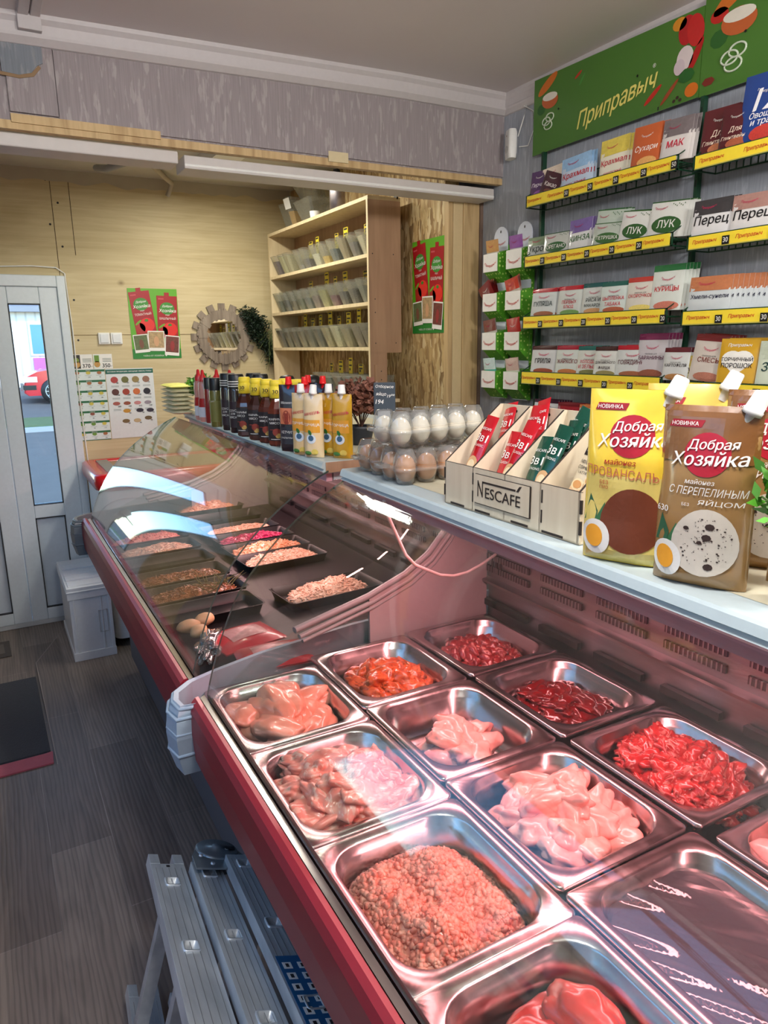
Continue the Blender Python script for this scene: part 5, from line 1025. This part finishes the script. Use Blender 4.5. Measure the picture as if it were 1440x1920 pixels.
rows=[('top',SHZ[0]+.017,[(4.28,(110,84,96),.75,0),(4.17,(214,206,160),.9,0),(4.09,(196,186,150),.9,0),(3.93,(150,146,146),.3,1),(3.84,(90,86,98),.5,1),(3.70,(226,222,206),.6,0),(3.59,(226,190,80),.4,1),(3.48,(70,92,104),.6,1),(3.36,(160,140,100),.9,0),(3.25,(110,108,112),.65,1),(3.145,(226,216,190),.8,1)]),
 ('second',SHZ[1]+.017,[(4.27,(96,104,84),.6,0),(4.16,(100,106,112),.6,0),(4.06,(120,112,90),.5,0),(3.95,(110,120,96),.55,1),(3.84,(116,124,126),.55,0),(3.73,(150,130,132),.6,1),(3.62,(190,186,130),.8,1),(3.50,(130,70,96),.5,1),(3.385,(84,84,92),.6,0),(3.27,(84,84,86),.65,1),(3.155,(110,120,116),.7,1)]),
 ('third',SHZ[2]+.017,[(4.26,(110,102,84),.9,0),(4.15,(140,134,112),.8,0),(4.05,(118,110,94),.8,1),(3.94,(160,152,128),.8,1),(3.83,(126,124,108),.85,1),(3.70,(104,108,100),.85,1),(3.585,(190,180,140),.9,1),(3.47,(238,232,206),.95,1),(3.35,(180,172,140),.8,1),(3.22,(146,132,120),.9,1),(3.13,(130,118,108),.7,1)]),
 ('lowest',SHZ[3]+.017,[(3.70,(140,140,124),.8,1),(3.58,(150,150,138),.8,1),(3.46,(150,138,130),.85,1),(3.34,(134,136,138),.9,1),(3.22,(110,116,104),.75,1),(3.13,(120,110,100),.7,1)])]
ordn=['farthest','second','third','fourth','fifth','sixth','seventh','eighth','ninth','tenth','eleventh']
for rn,z,L in rows:
    for i,(y,c,f,tg) in enumerate(L):
        lb=f'milky plastic bulk bin, {ordn[i]} from the far end of the {rn} shelf'
        if PB is None: PB=bin_mesh().build('storage_bin',loc=(X0+.045,y,z),label=lb,cat='storage bin',group='bulk spice bins'); b_=PB
        else: b_=dup(PB,(X0+.045,y,z),label=lb,ch=[])
        fill_mesh(c,f).build('spice_fill',parent=b_)
        if tg: pr_tag(.05+.03*((i*7)%3)/2,.040+.010*(i%2),(226,206,50) if i%3 else (214,190,60)).build('price_tag',parent=b_)
# on top of the shelf
t=thing('storage_bin','open milky bin leaning at the far end on top of the shelf','storage bin',(1.70,4.20,TOP+.019),.2); 
m=bin_mesh(.15,.13,.16); m.build('bin',parent=t)
t=thing('storage_bin','clear bin of golden spice with a white label on top of the shelf','storage bin',(1.665,4.06,TOP+.019),.1); bin_mesh(.16,.075,.10).build('bin',parent=t); fill_mesh((214,160,50),.55,.16,.075,.10).build('spice_fill',parent=t)
m=MB(); m.add([(-.045,-.035,.155),(-.045,.035,.155),(-.030,.035,.10),(-.030,-.035,.10)],[(0,1,2,3)],WHITE); m.build('label_card',parent=t)
t=thing('storage_bin','wide empty clear bin stacked on top of the shelf','storage bin',(1.68,3.88,TOP+.019),0); bin_mesh(.12,.24,.14).build('bin',parent=t)
t=thing('storage_bin','tilted pale bin lying upside down on the wide clear bin','storage bin',(1.71,3.93,TOP+.142),.2); bin_mesh(.09,.22,.13).build('bin',parent=t)
t=thing('drinking_glass','small white cup on top of the shelf beside the clear bins','cup',(1.64,3.70,TOP+.0165)); m=MB(); m.lathe([(.024,0),(.028,.035),(.026,.035),(.022,.003)],WHITE,cap=(1,1)); m.build('cup',parent=t)
t=thing('metal_flask','brushed steel drinking flask with a black cap on the shelf','flask',(1.64,3.42,TOP+.0165)); t.scale=(1.15,1.15,1.12)
m=MB(); m.lathe([(.030,0),(.034,.004),(.034,.105),(.028,.125),(.014,.142),(.014,.150)],STEEL2,n=28); m.build('flask_body',parent=t); m=MB(); m.lathe([(.0155,.148),(.0155,.162),(.013,.165)],BLACK); m.build('cap',parent=t)
# ---- posters
def poster(label,loc,rz,w,h,slx=0):
    t=thing('poster',label,'poster',loc,rz); m=MB(); sx=lambda z:slx*(z/h); f=FLAT(0)
    m.add([(0,0,0),(w,0,0),(w+slx,0,h),(slx,0,h)],[(0,1,2,3)],mat((96,170,36),.35)); m.add([(0,-.0003,0),(w,-.0003,0),(w+slx*.14,-.0003,h*.14),(slx*.14,-.0003,h*.14)],[(0,1,2,3)],mat((40,130,50),.35)); m.build('sheet',parent=t)
    rp=mat((164,20,30),.35)
    for cx,cz,tx,nm,q in ((.27,.66,'ТОМАТНЫЙ',.0,.12),(.77,.60,'ШАШЛЫЧНЫЙ',0,-.03)):
        m=MB(); s=FLAT(-.0009); s2=FLAT(-.0015); s3=FLAT(-.0021); W_=.42*w; H_=.60*h; x=cx*w+slx*.6; z=cz*h
        m.xf=Matrix.Translation((x,0,z))@Matrix.Rotation(-q if cx<.5 else .03,4,'Y')
        m.rect(-W_/2,W_/2,-H_/2,H_/2,rp,s); m.rect(-W_*.12,W_*.12,H_/2,H_*.58,rp,s); m.oval(0,H_*.20,W_*.36,W_*.30,mat((60,140,50),.4),s2,20,1)
        m.text('Добрая',0,H_*.25,TXW,s3,w=W_*.5,sh=.15); m.text('Хозяйка',0,H_*.15,TXW,s3,w=W_*.82,sh=.15); m.text('соус',0,H_*.04,TXW,s2,w=W_*.2); m.text(tx,0,-H_*.03,TXW,s2,w=W_*.8,h=H_*.07,bold=False); m.rect(-W_*.42,-W_*.15,H_*.41,H_*.44,mat((200,80,90),.4),s2)
        m.oval(W_*.1,-H_*.30,W_*.36,W_*.34,mat((226,44,34),.25,coat=.3),s2,22,2); m.oval(-W_*.25,-H_*.36,W_*.24,W_*.26,mat((170,40,34),.3),s2,18,1)
        m.oval(W_*.1,-H_*.19,W_*.10,W_*.07,mat((60,130,40),.4),s3,6,1); m.oval(-W_*.3,-H_*.22,W_*.2,W_*.05,mat((110,170,50),.4),s3,8,1,.6); m.build('printed_pouch',parent=t)
    for i,(cx,cz,pw,ph,c,a) in enumerate(((.19,.22,.30,.26,(96,110,70),.08),(.50,.255,.34,.29,(176,150,110),-.02),(.82,.185,.30,.29,(110,60,50),-.10))):
        m=MB(); m.xf=Matrix.Translation((cx*w+slx*.2,0,cz*h))@Matrix.Rotation(-a,4,'Y'); W_=pw*w; H_=ph*h
        m.rect(-W_/2,W_/2,-H_/2,H_/2,TXW,FLAT(-.0026-.0004*i)); m.rect(-W_*.45,W_*.45,-H_*.34,H_*.45,mat(c,.4,vary=.6,bs=90),FLAT(-.0032-.0004*i)); m.oval(0,-H_*.02,W_*.16,H_*.26,mat(((120,80,60),(206,160,120),(150,50,50))[i],.4),FLAT(-.0038-.0004*i),12,1); m.build('photo_print',parent=t)
    m=MB(); m.text('ЧАЙКА ОТ ХОЗЯЙКИ',.42*w,.045*h,TXW,FLAT(-.001),w=.42*w,bold=False); m.oval(.68*w,.045*h,.018*w,.018*w,TXW,FLAT(-.001),12,1); m.build('caption',parent=t)
    return t
poster('green tomato sauce poster on the plywood back wall',(.785,YB-.0025,1.528),0,.282,.402,.0) if False else None
YBW=4.49
poster('green tomato sauce poster on the plywood back wall',(.786,YBW-.0025,1.529),0,.284,.402)
poster('green tomato sauce poster on the strand board wall beside the shelf',(1.8275,3.015,1.642),-PI/2,.270,.412)
# ---- price lists
t=thing('price_card_pair','two white price cards reading 370 and 350 above the price list','price card',(.455,YBW-.002,1.478))
for i,(x,pr,c) in enumerate(((0,'370',(120,110,60)),(.108,'350',(110,150,60)))):
    m=MB(); m.rect(x,x+.104,0,.083,TXW,FLAT(0)); m.rect(x,x+.038,.003,.080,mat((50,46,40),.5) if i==0 else mat((226,236,228),.5),FLAT(-.0006)); m.oval(x+.019,.026,.017,.018,mat((196,150,80),.5,vary=.4,bs=200),FLAT(-.0012),12,1)
    if i: m.rect(x+.006,x+.032,.038,.076,mat(c,.5),FLAT(-.0012))
    else: m.oval(x+.016,.050,.016,.014,mat((130,150,60),.5),FLAT(-.0012),12,1)
    m.text(pr,x+.068,.018,TXB,FLAT(-.0008),w=.042,h=.022); m.text('руб',x+.096,.014,TXB,FLAT(-.0008),w=.010,bold=False)
    for k in range(3): m.rect(x+.05,x+.098,.056-.008*k,.0585-.008*k,mat((90,110,100),.5),FLAT(-.0008))
    m.build('card',parent=t)
R=random.Random(8); DGN=mat((30,104,64),.4)
t=thing('price_list','narrow price list with green bands beside the door frame','price list',(.438,YBW-.0015,1.066),0)
m=MB(); m.rect(0,.180,0,.412,mat((222,232,230),.4),FLAT(0))
for r in range(7):
    z=.412-.059*r; m.rect(0,.180,z-.016,z-.004,DGN,FLAT(-.0005)); m.text(('ОВОЩИ','ЗЕЛЕНЬ','ГРИБЫ','ЯГОДЫ','СМЕСИ','ОРЕХИ','ФРУКТЫ')[r],.09,z-.010,TXW,FLAT(-.001),h=.006,bold=False)
    for k in range(3):
        m.oval(.03+.06*k,z-.022,.013,.009,mat(R.choice([(110,150,60),(170,110,70),(60,50,60),(206,190,80),(150,90,70)]),.5,vary=.4,bs=300),FLAT(-.0012),10,1); m.text(R.choice(['90','120','150','80','110']),.034+.06*k,z-.046,TXB,FLAT(-.0008),h=.007,bold=False); m.rect(.012+.06*k,.048+.06*k,z-.037,z-.0355,mat((150,160,156),.5),FLAT(-.0006))
m.rect(0,.180,0,.004,DGN,FLAT(-.0005)); m.build('sheet',parent=t)
t=thing('price_list','wide price list of frozen goods with food pictures under a green header','price list',(.622,YBW-.0022,1.068),0)
m=MB(); m.rect(0,.270,0,.408,mat((226,230,230),.25),FLAT(0)); m.rect(0,.270,.378,.403,mat((20,100,84),.4),FLAT(-.0005)); m.text('ВЕСОВАЯ ПРОДУКЦИЯ, ОВОЩНЫЕ СМЕСИ, ГРИБЫ',.135,.390,TXW,FLAT(-.001),w=.25)
cols=[(176,70,66),(110,110,60),(150,130,80),(150,110,90),(90,50,44),(160,60,44),(206,110,60),(40,40,50),(170,90,80),(150,80,60),(196,130,130),(150,140,150)]
for r,z in enumerate((.343,.272,.205)):
    for k in range(4):
        m.oval(.045+.06*k,z,.021,.019 if r<2 else .011,mat(cols[r*4+k],.5,vary=.45,bs=260),FLAT(-.001),13,1); m.text(('90','95','92','75','190','200','210','140','200','150','215','120')[r*4+k],.060+.06*k,z-.018,TXB,FLAT(-.0016),h=.009)
        for q in range(3): m.rect(.025+.06*k,.068+.06*k,z-.034-.004*q,z-.0325-.004*q,mat((140,150,148),.5),FLAT(-.0006))
for x,z,c in ((.10,.160,(196,140,50)),(.175,.160,(40,36,50)),(.235,.158,(50,44,60)),(.090,.100,(120,96,60)),(.155,.100,(196,170,130)),(.22,.112,(110,90,60))): m.oval(x,z,.022,.012,mat(c,.5,vary=.4,bs=260),FLAT(-.001),12,1); m.text('90',x+.018,z-.014,TXB,FLAT(-.0014),h=.008)
m.build('sheet',parent=t)
# ---- light switches
for i in range(2):
    t=thing('light_switch',('left','right')[i]+' one of two white square light switches on the plywood','light switch',(.634+.068*i,YBW,1.648)); m=MB(); m.box(-.032,.032,-.014,0,-.033,.033,WHITE); m.build('frame',parent=t,bev=.004); m=MB(); m.box(-.022,.022,-.019,-.0145,-.024,.024,mat((226,230,232),.3)); m.build('rocker',parent=t,bev=.002)
# ---- mirror in a frame of staves
t=thing('wall_mirror','round mirror in a frame of weathered wooden staves','mirror',(1.335,YBW,1.652)); 
m=MB(); m.lathe([(.108,0),(.108,.006)],mat((250,250,250),.02,m=1.0,vary=.001),n=48); o=m.build('mirror_glass',parent=t); o.rotation_euler=(PI/2,0,0); o.location=(0,-.020,0)
R=random.Random(5)
m=MB()
for i in range(16):
    a=2*PI*i/16; m.xf=Matrix.Rotation(a,4,'Y'); m.box(-.020,.020,-.016,-.004,.095,.200 if i%1==0 else .18,STAVE)
m.build('outer_stave',parent=t) if False else None
for i in range(16):
    mm=MB(); mm.xf=Matrix.Rotation(2*PI*i/16,4,'Y'); mm.box(-.021,.021,-.014,-.003,.098,.196+.008*R.random(),STAVE); mm.build('outer_stave',parent=t)
mm=MB(); n=64
for i in range(n):
    mm.xf=Matrix.Rotation(2*PI*i/n,4,'Y'); mm.box(-.0073,.0073,-.025-.002*R.random(),-.014,.100,.158+.012*R.random(),STAVE)
mm.build('inner_ring',parent=t)
# ---- hanging artificial bush
t=thing('hanging_foliage','dark green artificial hanging bush beside the round mirror','foliage',(1.585,YBW-.06,1.63)); m=MB(); R=random.Random(2)
for k in range(40):
    a=R.uniform(-1.2,1.0); e=R.uniform(-.12,.12); m.tube([(.11,.03,.10),(.05+.3*e,-.02+.1*e,.06+.05*a),(-.06+.12*R.random()-.05*a*.5,-.02+e*.4,-.02+.15*a)],.0012,mat((96,110,60),.6),4)
m.build('stem',parent=t); m=MB()
for k in range(34):
    q=k/33; leafy(m,(-.105+.17*q+.02*math.sin(q*9),0,.14-.30*q),R,110,.060+.014*math.sin(q*7),.065,mat((24,44,28),.5,vary=.35),.022,.8,.35)
m.build('foliage',parent=t)
# dark caps of jars behind the bottles
for i,(x,y) in enumerate(((1.02,2.62),(1.10,2.56))):
    t=thing('jar',('left','right')[i]+' of two jars with round black lids behind the sauce bottles','jar',(x,y,WZ)); m=MB(); m.lathe([(.03,0),(.034,.01),(.034,.15),(.026,.165)],mat((120,90,60),.2,coat=.6)); m.build('jar_body',parent=t); m=MB(); m.lathe([(.031,.160),(.033,.165),(.033,.18),(.024,.196),(.001,.200)],BLACK,n=22); m.build('lid',parent=t)
# ---- pipe stubs and vent under the back room ceiling
m=MB(); m.tube([(.64,4.2,2.50),(.66,4.0,2.46),(.72,3.9,2.47),(.80,3.9,2.50)],.018,mat((170,170,166),.6)); m.build('pipe',label='grey painted pipe stub bending under the back room ceiling',cat='pipe')
m=MB(); m.tube([(1.05,4.44,2.44),(1.07,4.40,2.50),(1.0,4.30,2.515),(.90,4.1,2.52)],.014,mat((190,180,164),.6)); m.build('pipe',label='thin bent pipe where the plywood meets the ceiling',cat='pipe')
# ---- chest freezer
t=thing('chest_freezer','white chest freezer with a red rim behind the far display case','freezer',(0,0,0)); Y0,Y1=3.82,4.42
m=MB(); m.loft([rrect(1.0,.56,.05,z,5,.95,4.12) for z in (.06,.88)],mat((226,230,232),.35)); m.build('body',parent=t)
m=MB(); m.loft([rrect(1.02+e,.60+e,.06,z,5,.95,4.12) for e,z in ((-.02,.875),(.02,.885),(.03,.92),(.02,.955),(-.01,.965),(-.12,.965),(-.13,.95))],mat((196,16,26),.25,coat=.4),(1,0)); m.build('rim',parent=t)
m=MB(); m.box(.52,1.38,3.91,4.33,.948,.958,mat((150,124,104),.15)); m.box(.50,.56,3.90,4.34,.952,.968,mat((150,152,154),.35,m=.5)); m.build('lid',parent=t)
# ---- folded white crates
t=thing('plastic_crate','white plastic crate stood on its end beside the bumper rail','crate',(0,0,.014)); cw=mat((226,232,234),.4)
m=MB(); x0,x1,y0,y1,zz=.235,.432,3.765,4.30,.395
m.box(x0,x1,y0,y1,0,zz,cw); m.build('crate_body',parent=t,bev=.006)
m=MB()
for z0,z1,e in ((.0,.045,.006),(.335,.398,.007),(.372,.380,.010)): m.box(x0-e,x1+e,y0-e,y1+e,z0,z1,cw)
for x in (x0+.015,x0+.145): m.box(x,x+.008,y0-.006,y0,.045,.335,cw)
m.box(x1-.012,x1+.003,y0-.005,y0+.002,.0,.39,cw); m.build('rib',parent=t,bev=.002)
m=MB()
for k in range(5): m.box(x0+.004,x1-.004,y0+.02+k*.105,y0+.105+k*.105,zz,zz+.008+.004*(k%2),cw)
m.build('lid_rib',parent=t,bev=.002)
m=MB(); 
for a in ((x1-.065,x1-.063,.14,.26),(x1-.025,x1-.023,.14,.26),(x1-.065,x1-.023,.14,.142),(x1-.065,x1-.023,.258,.26)): m.box(a[0],a[1],y0-.008,y0-.003,a[2],a[3],mat((190,196,200),.4))
m.build('handle_cutout',parent=t)
# ---- door mat and pink strip
rub=mat((56,60,68),.8,bump=.8,bs=160,vary=.15)
m=MB(); m.prism([(-.70,2.93),(.048,2.93),(.040,3.70),(-.70,3.70)],'z',.001,.009,rub); m.build('door_mat',label='dark grey rubber mat lying in the sunken floor by the door',cat='door mat')
m=MB(); m.prism([(-.70,2.825),(.052,2.835),(.056,2.925),(.03,2.92),(-.70,2.915)],'z',.001,.007,mat((170,84,100),.6,vary=.2,bs=20)); m.build('threshold_strip',label='worn pink strip along the near edge of the rubber mat',cat='strip')
m=MB(); m.prism([(-.40,4.05),(-.055,4.05),(-.06,4.28),(-.40,4.28)],'z',.001,.005,mat((70,66,64),.8,bump=.5)); m.prism([(-.35,4.10),(-.085,4.10),(-.09,4.24),(-.35,4.24)],'z',.005,.006,mat((96,90,86),.8)); m.build('floor_plate',label='small framed grate in the floor right before the door',cat='grate')
# ---- folded aluminium ladder leaning along the case
D=Vector((.0687,.9795,-.1896)).normalized(); U=Vector((.34,-.0,1)).normalized(); U=(U-D*U.dot(D)).normalized(); Sd=D.cross(U)  # side, towards +x
def LM(o): return Matrix(((Sd.x,-D.x,U.x,o[0]),(Sd.y,-D.y,U.y,o[1]),(Sd.z,-D.z,U.z,o[2]),(0,0,0,1)))
t=thing('folding_ladder','folded aluminium hinged ladder lying on its side along the near case','ladder',(0,0,0))
GRV=mat((150,156,160),.4,m=.8)
def rail(x0,x1,y0,y1,z,holes,fork,o,dep=.024):
    m=MB(); m.xf=LM(o)
    ys=[y0]+[v for h in holes for v in (h-.015,h+.015)]+[y1]; cx=(x0+x1)/2
    m.box(x0,cx-.014,y0,y1,z-dep,z,ALU); m.box(cx+.014,x1,y0,y1,z-dep,z,ALU)
    for a,b in zip(ys[::2],ys[1::2]): m.box(cx-.014,cx+.014,a,b,z-dep,z,ALU)
    for k in range(5): 
        x=x0+(x1-x0)*(k+.7)/5.4
        m.box(x-.0006,x+.0006,y0+.02,y1,z,z+.0008,GRV)
    if fork:
        for a,b in ((x0,x0+.022),(x1-.022,x1)): m.box(a,b,y0-.045,y0,z-dep,z+.001,ALU)
        m.box(cx-.004,cx+.004,y0+.008,y0+.016,z,z+.0012,BLACK)
    r=m.build('side_rail',parent=t,bev=.002)
    for h in holes:
        m=MB(); m.xf=LM(o); m.loft([rrect(.032,.036,.006,zz,4,cx,h) for zz in (z-.001,z+.003)]+[rrect(.025,.029,.005,zz,4,cx,h) for zz in (z+.003,z-.03)],ALU,(0,0)); m.box(cx-.0125,cx+.0125,h-.0145,h+.0145,z-.03,z-.029,BLACK); m.build('rung_end',parent=r)
O1=(.232,1.495,.445)
rail(-.040,.036,.03,1.1,0,[.115,.36,.60,.84],True,O1)
O2=(.305,1.43,.450); rail(-.033,.033,.0,1.1,0,[.055,.30,.54,.78],False,O2)
O3=(.372,1.40,.452); rail(-.030,.036,.0,1.1,.010,[.045,.29,.53,.77],False,O3)
rail(-.035,.036,.0,1.2,0,[.12,.36],True,(.150,1.49,.10))
rail(-.033,.033,.0,1.2,0,[.1,.34],False,(.235,1.45,.105))
for o,h in ((O1,.115),(O1,.36),(O1,.60),(O2,.055),(O2,.30),(O2,.54),(O3,.29),(O3,.53)):
    m=MB(); m.xf=LM(o); m.box(-.014,.012,h-.014,h+.014,-.345,-.024,ALU); m.build('rung',parent=t)
m=MB(); m.xf=LM((.335,1.425,.452)); m.lathe([(.050,-.03),(.050,.006),(.046,.010),(.030,.010),(.028,.012),(.012,.013),(.012,.016),(.001,.017)],mat((130,144,152),.35,m=.7),(.0,-.03,0),32)
m.prism([(-.062,.06),(-.062,.0),(-.050,-.03),(.050,-.03),(.064,.0),(.064,.02),(.014,.04),(.006,.06)],'z',.001,.005,mat((140,152,158),.35,m=.7)); 
for x,y in ((-.045,.012),(-.025,.05),(.035,.035),(.058,.01),(.02,-.02),(.05,.03)): m.lathe([(.005,.005),(.005,.008),(.003,.009)],ALU,(x,y,.004),10)
m.box(.018,.040,-.030,-.018,.010,.014,BLACK); m.build('hinge_plate',parent=t)
m=MB(); m.xf=LM(O3); m.box(-.026,.030,.40,.72,.0105,.0115,mat((24,90,140),.35)); 
for k in range(8):
    for j in range(2):
        x=-.012+.028*j; y=.42+.030*k; m.box(x-.008,x+.008,y,y+.018,.0115,.0119,TXW); m.box(x-.003,x+.003,y+.004,y+.014,.0119,.0121,TXB)
m.build('warning_sticker',parent=t,label='blue safety pictogram sticker')
# striped shoe like bundle half under the case
m=blob(120,.035,.07,.05,mat((196,200,206),.6,vary=.5,bs=30),.2,1.4,.1,3); m.build('cloth_bundle',loc=(.515,1.93,.07),label='white and dark bundle on the floor half under the red rail',cat='bundle')
